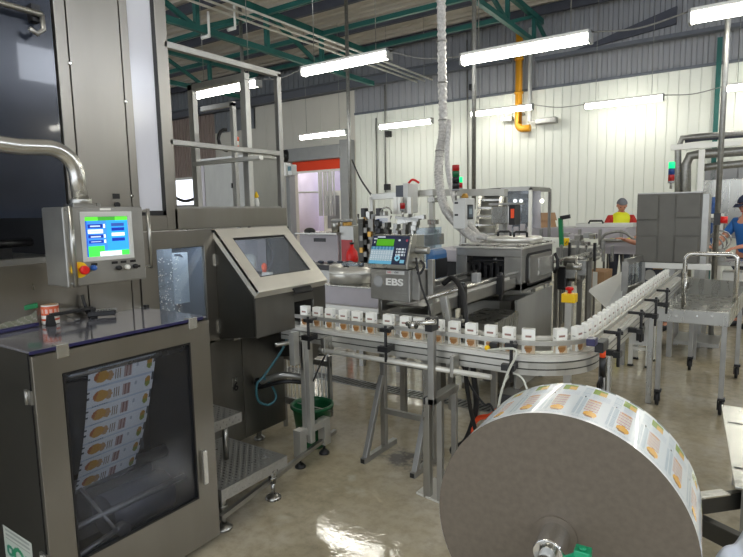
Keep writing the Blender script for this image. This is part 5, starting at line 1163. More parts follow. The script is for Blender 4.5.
# flat tables and cardboard boxes
def slab(name, lab, cat, px0, py0, px1, py1, y, dp, mt, legs=True, grp=None, bev=.005):
    x0, x1, z0, z1 = fbd(px0, py0, px1, py1, y, dp); g = thing(name, lab, cat, ((x0 + x1) / 2, y, 0 if legs else z0), grp)
    MB().box(x0, x1, y, y + dp, z0, z1).build('panel', mt, g, bev)
    if legs:
        for xx in (x0 + .05, x1 - .05):
            for yy in (y + .05, y + dp - .05): MB().box(xx - .013, xx + .013, yy - .013, yy + .013, 0, z0).build('leg', 'steel_dark', g)
    return g, x0, x1, z0, z1
def cbox(px0, py0, px1, py1, y, dp, lab, dx=.0):
    x0, x1, z0, z1 = fbd(px0, py0, px1, py1, y, dp); g = thing('cardboard_box', lab, 'box', ((x0 + x1) / 2, y, z0))
    MB().hexa([(x0, y, z0), (x1, y, z0), (x1 + dx, y + dp, z0), (x0 + dx, y + dp, z0)], [(x0, y, z1), (x1 - dx * .3, y, z1), (x1 + dx * .7, y + dp, z1), (x0 + dx, y + dp, z1)]).build('box_body', 'cardboard', g, .004)
    MB().box(x0, x1, y - .002, y, (z0 + z1) / 2 - .012, (z0 + z1) / 2 + .012).build('flap_gap', 'hose_orange', g) if False else MB().box((x0 + x1) / 2 - .03, (x0 + x1) / 2 + .03, y - .002, y, z0, z1).build('tape_strip', 'paper', g); return g
g, x0, x1, z0, z1 = slab('packing_table', 'long grey packing conveyor table behind the dosing machine', 'table', 528, 228, 636, 238, 9.0, .8, 'lilac_paint')
for k in range(6): xx = x0 + .2 + k * .3; MB().box(xx, xx + .04, 8.96, 9.0, z0 - .1, z1 - .02).build('bracket', 'steel_mid', g)
cbox(525, 213, 550, 221, 9.1, .4, 'brown open cardboard box, upper of the two beside the glazed cell', .12); cbox(525, 220.5, 550, 229, 9.1, .4, 'brown cardboard box, lower of the two beside the glazed cell', .12)
g, x0, x1, z0, z1 = slab('white_conveyor_guard', 'white guard panel with a yellow warning sticker behind the dosing machine', 'guard panel', 528, 238, 570, 247, 7.75, .2, 'white_paint')
q0, q1 = at(564, 238, y=7.74), at(569, 247, y=7.74); MB().box(q0.x, q1.x, 7.735, 7.745, q1.z, q0.z).build('warning_sticker', 'yellow', g); MB().bar((q0.x + .02, 7.73, q1.z + .04), (q1.x - .02, 7.73, q0.z - .04), .03, .004).build('warning_mark', 'black', g)
a, c = at(560.5, 218, y=7.5), at(563, 246, y=7.5); c.z = at(563, 266, y=7.5).z; g = thing('green_guard_arm', 'dark green upright arm in front of the white guard panel', 'arm', (c.x, 7.5, c.z)); MB().box(c.x - .04, c.x + .04, 7.47, 7.76, c.z - .02, c.z + .05).build('mount', 'steel_mid', g); MB().bar(c, a, .05, .05).build('upright', 'green_bar', g); MB().bar(a, a + Vector((.12, 0, .02)), .05, .05).build('tip', 'black', g)
g, x0, x1, z0, z1 = slab('low_conveyor', 'low grey steel conveyor section under the packing table', 'conveyor', 556, 248, 600, 262, 7.2, .5, 'steel_mid')
for k in range(7):
    xx = x0 + .06 + k * .1; MB().box(xx, xx + .03, 7.15, 7.2, z0 + .02, z1 + .04 + .03 * (k % 3)).build('bracket', ['steel', 'black', 'galvanised'][k % 3], g, .003)
g = thing('filling_rack', 'grey bracketed machine row in the middle distance left of the yellow-vest worker', 'machine', (-2.6, 8.6, 0))
for k in range(9):
    x0, x1, z0, z1 = fb(562 + (k % 5) * 7, 233 + (k // 5) * 7 + k % 3, 568 + (k % 5) * 7, 238 + (k // 5) * 7 + k % 3, 8.4 + .05 * (k % 3)); MB().box(x0, x1, 8.4, 8.6, z0, z1).build('module', ['steel', 'lilac_paint', 'steel_mid', 'grey_paint'][k % 4], g, .006)
x0, x1, z0, z1 = fb(562, 246, 597, 250, 8.4); MB().box(x0, x1, 8.3, 8.8, z0, z1).build('deck', 'steel', g, .005)
for xx in (x0 + .1, x1 - .1): MB().box(xx - .02, xx + .02, 8.5, 8.54, 0, z0).build('leg', 'steel_mid', g)
g, x0, x1, z0, z1 = slab('sorting_table', 'wide pale table with a bent tube rail in front of the yellow-vest worker', 'table', 600, 240, 640, 254, 8.6, .35, 'lilac_paint')
pts = [at(602, 250, y=8.5), at(602, 240, y=8.5), at(606, 234, y=8.5), at(620, 231.5, y=8.5), at(630, 236, y=8.5), at(640, 246, y=8.5)]; MB().tube(smooth(pts, 5), .02, 8).build('bent_rail', 'galvanised', g); a, c = at(600, 241, y=8.5), at(642, 240, y=8.5); MB().tube([a, c], .022, 8).build('straight_rail', 'galvanised', g)
q = at(598, 227, y=9.5); q.z = at(580, 228, y=9.0).z + .101; g = thing('black_handle_cover', 'flat lid with a black handle left of the yellow-vest worker', 'lid', q); MB().box(q.x - .3, q.x + .55, 9.3, 9.7, q.z - .10, q.z - .04).build('lid', 'light_paint', g, .01); MB().tube([(q.x - .1, 9.3, q.z - .04), (q.x - .08, 9.3, q.z), (q.x + .1, 9.3, q.z), (q.x + .12, 9.3, q.z - .04)], .016, 8).build('handle', 'black', g)
cbox(586, 272, 612, 292, 7.6, .5, 'brown cardboard box on the floor behind the tilted white sack', .0)
# tilted white sack/panel
g = thing('tilted_white_sack', 'white paper sack leaning beside the far conveyor run', 'sack', (-1.25, 6.9, .2))
c4 = [at(587, 291, y=6.6), at(606, 309, y=6.5), at(628, 298, y=6.8), at(628, 269, y=7.0)]
b = MB(); b.hexa(c4, [p + Vector((.02, .07, .03)) for p in c4]); b.build('sack_body', 'white_paint', g, .015); m_ = sum(c4, Vector()) / 4; MB().bar((m_.x, m_.y + .1, 0), (m_.x, m_.y + .1, m_.z), .05, .05).build('rest_post', 'steel_mid', g)
# emergency stop on post, dark post
g = thing('emergency_stop_post', 'yellow emergency stop box with red button on an aluminium post', 'emergency stop', (-1.07, 4.05, 0))
x0, x1, z0, z1 = fb(561, 294, 575, 303, 4.05); MB().box(x0, x1, 4.05, 4.13, z0, z1).build('yellow_box', 'yellow', g, .006); MB().lathe(((x0 + x1) / 2, 4.09, z1), [(.014, 0), (.014, .02), (.028, .024), (.028, .04), (.018, .046)], 20).build('stop_button', 'red', g); MB().box((x0 + x1) / 2 - .025, (x0 + x1) / 2 + .025, 4.06, 4.11, 0, z0).build('post', 'aluminium', g, .004)
g = thing('side_drive', 'dark bracketed drive unit on a steel post right of the dosing machine', 'drive', (-1.25, 5.0, 0))
x0, x1, z0, z1 = fb(562, 258, 581, 290, 5.6); MB().box(x0, x1, 5.6, 5.8, z0 + .08, z1).build('gearbox', 'steel_dark', g, .03); MB().cyl((x0 + .06, 5.56, z1 - .08), (x1 + .02, 5.56, z1 - .08), .035).build('shaft_housing', 'steel', g); MB().box(x0 + .05, x0 + .14, 5.54, 5.6, z0 + .12, z0 + .24).build('clamp_block', 'galvanised', g, .006); MB().cyl((x1 - .04, 5.57, z0 + .05), (x1 - .04, 5.57, z1 + .02), .014).build('guide_pin', 'steel_bright', g); MB().box(x0 - .04, x0 + .06, 5.55, 5.7, z0, z1 - .08).build('motor', 'black', g, .02); MB().box(x1 - .03, x1 + .05, 5.57, 5.62, z0 + .15, z1 - .02).build('cover_plate', 'galvanised', g, .004); MB().box(x1 - .04, x1 - .0, 5.62, 5.66, 0, z0 + .1).build('post', 'steel_dark', g)
g = thing('transfer_rails', 'pair of steel rails sloping off the dosing machine to the right', 'rails', (-1.4, 6.0, 0))
for dz in (0, .07): MB().bar(at(552, 262, y=5.6) + Vector((0, 0, -dz)), at(603, 250, y=7.8) + Vector((0, 0, -dz)), .03, .03).build('rail', 'steel_bright', g)
a = at(590, 253, y=7.2); MB().box(a.x - .02, a.x + .02, 7.2, 7.24, 0, a.z - .05).build('leg', 'steel_mid', g); a = at(556, 263, y=5.8); MB().box(a.x - .02, a.x + .02, 5.8, 5.84, 0, a.z - .05).build('leg', 'steel_mid', g)
# case packer with panelled cover at the end of the run
g = thing('case_packer', 'machine with a big grey panelled cover over the end of the conveyor', 'machine', (-.72, 6.7, 0))
x0, x1, z0, z1 = fb(636, 193.5, 701, 263, 6.5)
MB().box(x0, x1, 6.52, 6.56, z0, z1).build('cover', 'cover_grey', g, .004)
W_, H_ = x1 - x0, z1 - z0
for a0_, a1_, b0_, b1_ in ((.01, .34, .63, .985), (.01, .34, .01, .38), (.62, .97, .66, .985), (.62, .97, .01, .38), (.36, .60, .01, .985), (.01, .34, .40, .61), (.62, .97, .40, .63)):
    MB().box(x0 + a0_ * W_, x0 + a1_ * W_, 6.492 if (b0_ != .40 and a0_ != .36) else 6.514, 6.52, z0 + b0_ * H_, z0 + b1_ * H_).build('cover_panel', 'cover_grey', g, .004)
MB().box(x1, x1 + .06, 6.52, 6.85, z0 - .55, z1 - .01).build('side_sheet', 'steel_mid', g, .003)
MB().box(x0, x1, 6.52, 7.0, z1, z1 + .012).build('top_sheet', 'steel_mid', g)
MB().box(x0 + .1, x1 + .1, 6.5, 6.58, z0 - .06, z0).build('lower_rail', 'white_paint', g, .004)
MB().box(x1 + .1, x1 + .16, 6.55, 6.6, 1.40, 1.52).build('dark_switch', 'black', g); MB().lathe((x1 + .19, 6.57, 1.45), [(.035, -.03), (.035, .03)], 16, 'x').build('red_switch', 'red', g)
for xx in (x0 + .35, x1 - .02):
    for yy in (6.6, 7.2): MB().box(xx - .025, xx + .025, yy - .025, yy + .025, .0, z0).build('leg', 'steel_mid', g)
MB().box(x0 + .4, x1, 6.65, 7.2, .55, .80).build('lower_body', 'steel_dark', g, .005); MB().box(x0 + .34, x1 + .25, 6.62, 6.67, .42, .48).build('frame_bar', 'alu_light', g); MB().box(x0 + .38, x1 + .2, 6.7, 7.2, .12, .16).build('lower_tray', 'steel_mid', g)
g = thing('side_door_panel', 'grey framed open guard door left of the far conveyor run', 'guard door', (-1.05, 6.2, .9))
P_ = [at(625.5, 262, y=6.0), at(643, 251, y=6.55)]; za, zb = at(625.5, 262, y=6.0).z, at(625.5, 291, y=6.0).z
def sq(p0, p1, z0a, z1a, w, mt, nm): 
    b = MB(); b.bar((p0.x, p0.y, z1a), (p1.x, p1.y, z1a), .03, w); b.bar((p0.x, p0.y, z0a), (p1.x, p1.y, z0a), .03, w); b.bar((p0.x, p0.y, z0a), (p0.x, p0.y, z1a), w, .03); b.bar((p1.x, p1.y, z0a), (p1.x, p1.y, z1a), w, .03); b.build(nm, mt, g)
sq(P_[0], P_[1], zb, za, .06, 'steel_mid', 'door_frame')
b = MB(); b.bar((P_[0].x, P_[0].y, (za + zb) / 2), (P_[1].x, P_[1].y, (za + zb) / 2), .004, za - zb - .08); b.build('pane', 'window_glass', g); MB().box(P_[0].x - .02, P_[0].x + .02, P_[0].y, P_[0].y + .04, 0, zb).build('post', 'steel_mid', g)
g = thing('dark_infeed_block', 'dark mechanism with a tan square cap beneath the panelled cover', 'mechanism', at(655, 270, y=6.9))
x0, x1, z0, z1 = fb(640, 262, 668, 284, 6.9); MB().box(x0, x1, 6.9, 7.2, .4, z1).build('block', 'blue_grey', g, .02); q = at(660, 265, y=6.85); MB().box(q.x - .07, q.x + .03, 6.83, 6.9, q.z - .05, q.z + .07).build('tan_cap', 'cardboard', g, .01); MB().cyl((x0 + .1, 6.86, z0 + .1), (x0 + .1, 6.9, z0 + .1), .06).build('wheel', 'light_paint', g)
# right background: cabinets, pipes, frame
g = thing('steel_cupboard', 'large stainless cupboard on the right behind the thin pole', 'cupboard', (-.2, 10.5, 0))
x0, x1, z0, z1 = fb(700, 179, 760, 234, 10.5); MB().box(x0, x1, 10.5, 11.2, z0, z1).build('carcass', 'steel_bright', g, .006); xm = at(729, 200, y=10.5).x
MB().box(x0 + .01, xm - .006, 10.485, 10.5, z0 + .01, z1 - .01).build('door', 'steel', g, .004); MB().box(xm + .006, x1 - .01, 10.485, 10.5, z0 + .01, z1 - .01).build('door', 'steel', g, .004)
for xx in (x0 + .05, x1 - .05): MB().box(xx - .03, xx + .03, 10.55, 10.61, 0, z0).build('leg', 'black', g)
g = thing('white_pipe_frame', 'white square-tube frame standing behind the grey panelled cover', 'frame', (-.7, 9.8, 0))
a, c = at(671, 145, y=9.8), at(760, 138, y=9.8); MB().box(a.x, c.x, 9.77, 9.83, a.z - .08, a.z).build('beam', 'white_paint', g, .005); e = at(702, 150, y=9.8); MB().box(e.x - .04, e.x + .04, 9.77, 9.83, 0, a.z - .1).build('post', 'white_paint', g, .005)
for i, (pts, r, lb) in enumerate((([(678, 290), (678, 150), (682, 138), (700, 136.5), (760, 132)], .06, 'grey pipe bending over the white frame, outermost of the pipes'), ([(686, 290), (686, 165), (690, 156), (700, 154), (760, 150)], .09, 'thick grey pipe bending right below the white frame'), ([(700, 168), (716, 166), (760, 162)], .07, 'lower horizontal grey pipe in front of the grey shutter'), ([(685, 141), (700, 139), (760, 134)], .04, 'thin dark pipe just under the top pipe'))):
    P3 = [at(px, py, y=12.8) for px, py in pts]; 
    if i < 2: P3[0].z = 0.0
    tag(MB().tube(P3, r, 12).build('steel_pipe', 'galvanised' if i != 3 else 'purlin'), lb, 'pipe', 'grey pipes on the back wall at right')
ribbed('trim_4', *[at(705, 170, y=13.9).x, at(760, 170, y=13.9).x], 0.9, at(730, 163, y=13.9).z, .3, 'clad_grey', y=13.9)
g = thing('blue_barrel', 'blue plastic barrel standing on a white stand', 'barrel', (-.55, 9.0, 0))
x0, x1, z0, z1 = fb(706, 197, 720, 214, 9.0); c = Vector(((x0 + x1) / 2, 9.2, z0)); r = (x1 - x0) / 2; h = z1 - z0; MB().lathe(c, [(r * .9, 0), (r, .02), (r, h * .3), (r * 1.04, h * .33), (r, h * .36), (r, h * .64), (r * 1.04, h * .67), (r, h * .7), (r, h * .95), (r * .9, h)], 28).build('drum', 'barrel_blue', g)
b = MB(); b.box(x0 - .04, x1 + .04, 9.0, 9.4, z0 - .05, z0)
for xx in (x0 - .01, x1 + .01):
    for yy in (9.03, 9.37): b.box(xx - .025, xx + .025, yy - .025, yy + .025, 0, z0 - .05)
b.build('stand', 'white_paint', g); MB().box(x0 + .06, x1 - .08, 9.1, 9.3, z0 - .42, z0 - .12).build('blue_pump', 'barrel_blue', g, .02); MB().box(x0, x1, 9.03, 9.37, z0 - .5, z0 - .46).build('lower_shelf', 'white_paint', g)
g = thing('wash_bench', 'steel bench with coiled tubes and white crates behind the trolley', 'bench', (-.35, 7.6, 0))
x0, x1, z0, z1 = fb(704, 262, 756, 266, 7.6); MB().box(x0, x1, 7.6, 8.1, z0, z1).build('bench_top', 'steel', g, .004)
for xx in (x0 + .03, x1 - .05): MB().box(xx - .02, xx + .02, 7.65, 7.69, 0, z0).build('leg', 'steel_mid', g)
for k in range(3): q = at(712 + k * 4, 246 - k * 3, y=7.7); MB().tube([q + Vector((.11 * math.cos(t * .45), .03 * math.sin(t), .11 * math.sin(t * .45))) for t in range(15)], .009, 6).build('coiled_tube', 'galvanised', g)
for px, py in ((707, 253), (721, 254), (715, 256)): q = at(px, py, y=7.62); MB().box(q.x - .03, q.x + .04, 7.6, 7.7, z1, q.z + .05).build('fitting', 'steel', g, .005)
x0, x1, z0, z1 = fb(722, 272, 743, 283, 7.9); MB().box(x0, x1, 7.9, 8.2, z0 - .1, z1).build('white_crate', 'white_paint', g, .01); MB().box(x0, x1, 7.85, 8.25, z0 - .14, z0 - .1).build('lower_shelf', 'steel_mid', g)
# left middle: enclosure, bowl, trays, table
g = thing('pale_enclosure', 'pale sheet metal enclosure in front of the orange roll-up door', 'enclosure', (-4.9, 7.2, 0))
x0, x1, z0, z1 = fb(300, 234.5, 338, 272, 7.2); MB().box(x0, x1, 7.2, 8.0, 0.1, z1).build('side', 'lilac_paint', g, .01); MB().box(x0 - .05, x1 + .02, 7.15, 8.05, z1, z1 + .03).build('top_lip', 'steel', g, .004); MB().box(x1 - .5, x1 - .25, 7.19, 7.2, z1 - .12, z1 - .06).build('latch', 'black', g)
x2, x3, _, z3 = fb(338, 226, 352, 272, 7.2); MB().box(x1, x3, 7.25, 7.9, .1, z3).build('end_box', 'steel_mid', g, .006); MB().box(x1 + .05, x3 - .03, 7.23, 7.25, .8, 1.15).build('red_panel', 'stack_red', g)
for px, yy, m_ in ((331, 7.3, 'steel'), (342, 7.3, 'brass')):
    q = at(px, 234, y=yy); g2 = thing('round_tin', 'round lidded tin on the pale enclosure, %s of the two' % ('left' if px < 335 else 'right'), 'tin', q); MB().lathe((q.x, yy + .15, z1 + .03), [(.08, 0), (.08, .16), (.075, .17)], 24).build('tin_body', m_, g2); MB().lathe((q.x, yy + .15, z1 + .20), [(.09, 0), (.09, .03), (.07, .05)], 24).build('tin_lid', 'grey_paint', g2)
q = at(353, 262, y=7.1); g2 = thing('red_bottle', 'red handled bottle against the pale enclosure', 'bottle', (q.x, 7.08, q.z)); MB().lathe((q.x, 7.08, q.z), [(.09, 0), (.1, .05), (.09, .16), (.03, .24), (.03, .28)], 20).build('bottle_body', 'red', g2); MB().cyl((q.x, 7.08, q.z + .28), (q.x, 7.08, q.z + .31), .035).build('cap', 'black', g2); MB().box(q.x - .02, q.x + .02, 7.06, 7.10, 0, q.z).build('stand', 'steel_mid', g2)
q = at(306, 235, y=7.2); tag(MB().ell((q.x, 7.3, z1 + .05), .11, .08, .06).build('dark_lump', 'black'), 'small black object on the left end of the pale enclosure', 'object')
g = thing('bowl_table', 'lilac grey machine table carrying the round steel bowl', 'table', (-3.4, 4.7, 0))
x0, x1, z0, z1 = fb(322, 288, 400, 312, 4.6); MB().box(x0, x1, 4.6, 5.2, z0, z1).build('table_body', 'lilac_paint', g, .006); MB().box(x0 - .02, x1 + .02, 4.58, 5.22, z1, z1 + .015).build('table_top', 'steel', g, .003); MB().box(x0 - .1, x1 + .4, 4.5, 4.55, z0 + .02, z0 + .07).build('front_rail', 'aluminium', g, .003)
for xx in (x0 + .04, (x0 + x1) / 2, x1 - .04):
    for yy in (4.64, 5.14): MB().box(xx - .025, xx + .025, yy - .025, yy + .025, 0, z0).build('leg', 'steel_mid', g)
g = thing('steel_bowl', 'wide round stainless feeder bowl with a white band', 'bowl', (-3.3, 4.85, .9))
bx0, bx1, bz0, bz1 = fb(329, 267.5, 377, 285, 4.7); q = at(353, 288, y=4.9); c = Vector((q.x, 4.9, z1 + .016)); r = .255; h = at(353, 268, y=4.65).z - c.z
MB().lathe(c, [(r, 0), (r, h), (r - .012, h), (r - .012, .02)], 56).build('bowl_wall', 'hatch_steel', g); MB().lathe(c + Vector((0, 0, h * .55)), [(r + .002, 0), (r + .002, .02)], 56).build('white_band', 'white_paint', g)
MB().lathe(c + Vector((0, 0, h * .4)), [(r - .02, 0), (r * .3, .04)], 40).build('feeder_cone', 'steel', g)
g = thing('black_tray', 'black curved plastic tray lying behind the steel bowl', 'tray', (-3.8, 5.6, 1.0))
tp = [at(306, 265, y=5.5), at(330, 259, y=5.7), at(350, 256, y=5.8), at(362, 261, y=5.7), at(357, 266, y=5.4), at(330, 271, y=5.3), at(312, 275, y=5.3)]
zt_ = sum(p.z for p in tp) / len(tp); b = MB(); b.hexa([(p.x, p.y, zt_ - .05) for p in tp], [(p.x, p.y, zt_ + .015) for p in tp]); b.build('tray_body', 'black', g, .01)
for k in range(5): p = tp[0].lerp(tp[3], .15 + k * .17); MB().ell((p.x, p.y - .05, zt_ + .03), .05, .03, .02).build('glove', 'blue_grey', g)
for px in (347, 362): q = at(px, 266, y=5.0); MB().bar((q.x, 5.0, q.z - .07), (q.x - .02, 5.0, q.z + .05), .05, .04).build('clamp', 'black', g)
MB().box(tp[0].x + .2, tp[3].x - .1, 5.45, 5.5, 0, zt_ - .05).build('stand', 'steel_mid', g)
g = thing('clear_tray', 'pale green clear tray on the rim of the steel bowl', 'tray', at(335, 268, y=4.9)); q = at(336, 272, y=4.75); MB().box(q.x + .04, q.x + .24, 4.80, 4.95, c.z + h, c.z + h + .03).build('tray_body', 'blue_clear', g, .006); None
slab('rear_bench', 'grey bench and dark machine base seen behind the cartons left of the printer', 'bench', 336, 310, 402, 319, 5.9, .5, 'steel_mid')
# left: steel cabinet behind guard, wall unit
def exc(g, x0, x1, z0, z1, y):
    w = x1 - x0
    for f0, f1 in ((.01, .18), (.19, .70), (.71, .99)): MB().box(x0 + w * f0, x0 + w * f1, y - .012, y, z0 + .02, z1 - .02).build('door', 'steel_panel' if f0 > .1 else 'lilac_paint', g, .004)
    MB().box(x0 + w * .69, x0 + w * .705, y - .03, y - .01, (z0 + z1) / 2 - .02, (z0 + z1) / 2 + .04).build('latch', 'black', g); MB().box(x0 - .02, x1 + .02, y - .02, y + .6, z1, z1 + .03).build('roof_sheet', 'steel_mid', g)
ebox('steel_control_cabinet', 'broad stainless control cabinet seen through the guard frame', 'cabinet', 196, 158, 284, 214, 5.0, .6, 'steel_panel', exc)
x0, x1, z0, z1 = fb(263, 161, 267.5, 175, 4.6); g = thing('wall_box', 'small white socket box on the steel cabinet face', 'box', (x0, 4.9, z0)); MB().box(x0, x1, 4.9, 4.985, z0, z1).build('case', 'white_paint', g, .005)
x0, x1, z0, z1 = fb(269, 163, 273.5, 174, 4.6); g = thing('thermostat', 'small grey-green display unit on the steel cabinet face', 'controller', (x0, 4.9, z0)); MB().box(x0, x1, 4.9, 4.985, z0, z1).build('case', 'light_paint', g, .005); MB().box(x0 + .01, x1 - .01, 4.895, 4.9, z0 + .05, z1 - .02).build('display', 'teal_hose', g)
q = at(257, 211, y=3.4); g = thing('yellow_spray_bottle', 'little bottle with a yellow top on the deck beam', 'bottle', (-2.75, 2.6, 1.646)); q = at(257, 209, y=2.6); MB().lathe((q.x, 2.6, 1.646), [(.016, 0), (.018, .02), (.012, .05), (.006, .055)], 16).build('bottle_body', 'white_paint', g); MB().lathe((q.x, 2.6, 1.70), [(.009, 0), (.016, .01), (.004, .04)], 12).build('spray_top', 'yellow', g)
g = thing('far_rack', 'dark rack and pipes below the window on the far left', 'rack', (-12, 10, 0)); x0, x1, z0, z1 = fb(172, 205, 196, 214, 10); MB().box(x0, x1, 10, 10.4, z0, z1).build('shelf', 'steel_mid', g); MB().tube(smooth([at(172, 196, y=10), at(184, 201, y=10), at(194, 199, y=10)], 5), .04, 8).build('pipe', 'black', g); MB().box(x0 + .2, x0 + .3, 10.1, 10.2, 0, z0).build('leg', 'steel_mid', g); MB().box(x1 - .6, x1 - .5, 10.1, 10.2, 0, z0).build('leg', 'steel_mid', g)
g = thing('yellow_striped_belt', 'short yellow and black rail piece above the boxes near the worker', 'rail', at(609, 227, y=9.3)); q = at(609, 220, y=9.3)
bpy.data.objects.remove(g)
# ================================================================ people
def skin_body(name, joints, edges, mt, parent, sub=2):
    n = {k: i for i, k in enumerate(joints)}
    me = bpy.data.meshes.new(name); me.from_pydata([tuple(Vector(joints[k][0]) - ORG[parent.name]) for k in joints], [(n[a], n[b]) for a, b in edges], [])
    o = bpy.data.objects.new(name, me); COL.objects.link(o); o.parent = parent; ORG[o.name] = ORG[parent.name]
    m = o.modifiers.new('skin', 'SKIN'); m.use_smooth_shade = True
    for i, k in enumerate(joints):
        r = joints[k][1]; me.skin_vertices[0].data[i].radius = (r, r) if not isinstance(r, tuple) else r
    me.skin_vertices[0].data[0].use_root = True
    o.modifiers.new('sub', 'SUBSURF').levels = sub; o.modifiers['sub'].render_levels = sub
    bpy.context.view_layer.update(); ev = o.evaluated_get(bpy.context.evaluated_depsgraph_get()); nm = bpy.data.meshes.new_from_object(ev)
    o.modifiers.clear(); o.data = nm; nm.materials.clear(); nm.materials.append(MATS[mt]); nm.polygons.foreach_set('use_smooth', [True] * len(nm.polygons)); return o
def person(name, lab, base, rz, H, shirt, trousers, arms, hat, vest=False, look=-.35):
    """arms: list of (elbow, wrist) offsets for left, right in body frame (x right, y forward, z up), metres for H=1.75"""
    k = H / 1.75; R = Matrix.Rotation(rz, 3, 'Z'); B = Vector(base)
    w = lambda x, y, z: B + R @ Vector((x * k, y * k, z * k))
    g = thing(name, lab, 'person', base)
    J = {'pelvis': (w(0, 0, .95), (.15 * k, .11 * k)), 'waist': (w(0, .01, 1.10), (.14 * k, .10 * k)), 'chest': (w(0, .03, 1.30), (.17 * k, .115 * k)), 'upper': (w(0, .02, 1.42), (.12 * k, .085 * k)), 'neck': (w(0, .04, 1.50), .055 * k), 'skull': (w(0, .07, 1.57), .06 * k)}
    E_ = [('pelvis', 'waist'), ('waist', 'chest'), ('chest', 'upper'), ('upper', 'neck'), ('neck', 'skull')]
    for s, sd in ((-1, 'l'), (1, 'r')):
        el, wr = arms[0 if s < 0 else 1]
        J['sh' + sd] = (w(s * .18, .02, 1.42), .06 * k); J['el' + sd] = (w(*el), .042 * k); J['wr' + sd] = (w(*wr), .028 * k)
        J['hip' + sd] = (w(s * .09, 0, .88), .085 * k); J['kn' + sd] = (w(s * .10, .02, .48), .058 * k); J['an' + sd] = (w(s * .10, -.01, .09), .04 * k); J['toe' + sd] = (w(s * .11, .15, .035), .035 * k)
        E_ += [('upper', 'sh' + sd), ('sh' + sd, 'el' + sd), ('el' + sd, 'wr' + sd), ('pelvis', 'hip' + sd), ('hip' + sd, 'kn' + sd), ('kn' + sd, 'an' + sd), ('an' + sd, 'toe' + sd)]
        a, c = Vector(wr), Vector(el); d = (a - c).normalized(); side = d.cross(Vector((0, 0, 1))).normalized() if abs(d.z) < .95 else Vector((1, 0, 0)); dn = d.cross(side).normalized()
        J['pa' + sd] = (w(*(a + d * .05)), (.034 * k, .018 * k)); E_.append(('wr' + sd, 'pa' + sd))
        for f, off in enumerate((-.03, -.01, .01, .03)):
            L_ = (.055, .07, .075, .06)[f]; q1 = a + d * .085 + side * off; q2 = q1 + d * L_ * .5 + Vector((0, 0, -.008)); q3 = q1 + d * L_ + Vector((0, 0, -.025))
            for nn, q in (('a', q1), ('b', q2), ('c', q3)): J['f%s%d%s' % (sd, f, nn)] = (w(*q), .009 * k)
            E_ += [('pa' + sd, 'f%s%da' % (sd, f)), ('f%s%da' % (sd, f), 'f%s%db' % (sd, f)), ('f%s%db' % (sd, f), 'f%s%dc' % (sd, f))]
        t1 = a + d * .03 - side * s * .045; t2 = t1 + d * .04 - side * s * .02
        J['t' + sd] = (w(*t1), .011 * k); J['u' + sd] = (w(*t2), .009 * k); E_ += [('wr' + sd, 't' + sd), ('t' + sd, 'u' + sd)]
    body = skin_body('body', J, E_, 'skin', g)
    # head: shaped, joined into the body mesh so the figure stays continuous
    hc = w(0, .09, 1.635); T = Matrix.Rotation(rz, 3, 'Z') @ Matrix.Rotation(look, 3, 'X')
    bm = bmesh.new(); bm.from_mesh(body.data); h0 = len(bm.verts)
    r = bmesh.ops.create_uvsphere(bm, u_segments=24, v_segments=18, radius=1)
    for v in r['verts']:
        p = v.co.copy(); x, y, z = p; jaw = 1 - .28 * max(0, -z) ; y2 = y * (.100 if y < 0 else .092); x2 = x * .076 * jaw; z2 = z * .118
        if y > .2: y2 += .016 * math.exp(-(x / .18) ** 2 - ((z + .12) / .22) ** 2); y2 -= .010 * (math.exp(-((abs(x) - .38) / .16) ** 2 - ((z - .08) / .12) ** 2)); y2 += .005 * math.exp(-(x / .35) ** 2 - ((z + .52) / .08) ** 2); y2 += .006 * math.exp(-(x / .3) ** 2 - ((z + .85) / .14) ** 2)
        v.co = (hc - ORG[g.name]) + T @ (Vector((x2, y2, z2)) * k)
    for s in (-1, 1):
        e = bmesh.ops.create_uvsphere(bm, u_segments=10, v_segments=8, radius=1)
        for v in e['verts']: p = v.co; v.co = (hc - ORG[g.name]) + T @ (Vector((s * .078 + p.x * .010, -.005 + p.y * .018, -.005 + p.z * .030)) * k)
    bm.to_mesh(body.data); bm.free(); body.data.polygons.foreach_set('use_smooth', [True] * len(body.data.polygons))
    hp = lambda x, y, z: hc + T @ (Vector((x, y, z)) * k)
    b = MB()
    for s in (-1, 1): b.ell(hp(s * .03, .083, .012), .010 * k, .006 * k, .006 * k, 8, 6)
    b.build('eyes', 'black', g); b = MB(); b.ell(hp(0, .094, -.058), .022 * k, .006 * k, .005 * k, 8, 6); b.build('mouth', 'stack_red', g)
    def shell(nm, mt, rx, ry, rz_, cut, oz=.015, oy=-.008):
        bm = bmesh.new(); r = bmesh.ops.create_uvsphere(bm, u_segments=24, v_segments=16, radius=1)
        bmesh.ops.delete(bm, geom=[v for v in bm.verts if v.co.z < cut(v.co.y)], context='VERTS')
        for v in bm.verts: v.co = (hc - ORG[g.name]) + T @ (Vector((v.co.x * rx, v.co.y * ry + oy, v.co.z * rz_ + oz)) * k)
        me = bpy.data.meshes.new(nm); bm.to_mesh(me); bm.free(); me.materials.append(MATS[mt]); me.polygons.foreach_set('use_smooth', [True] * len(me.polygons))
        o = bpy.data.objects.new(nm, me); COL.objects.link(o); o.parent = g; s_ = o.modifiers.new('s', 'SOLIDIFY'); s_.thickness = .004; return o
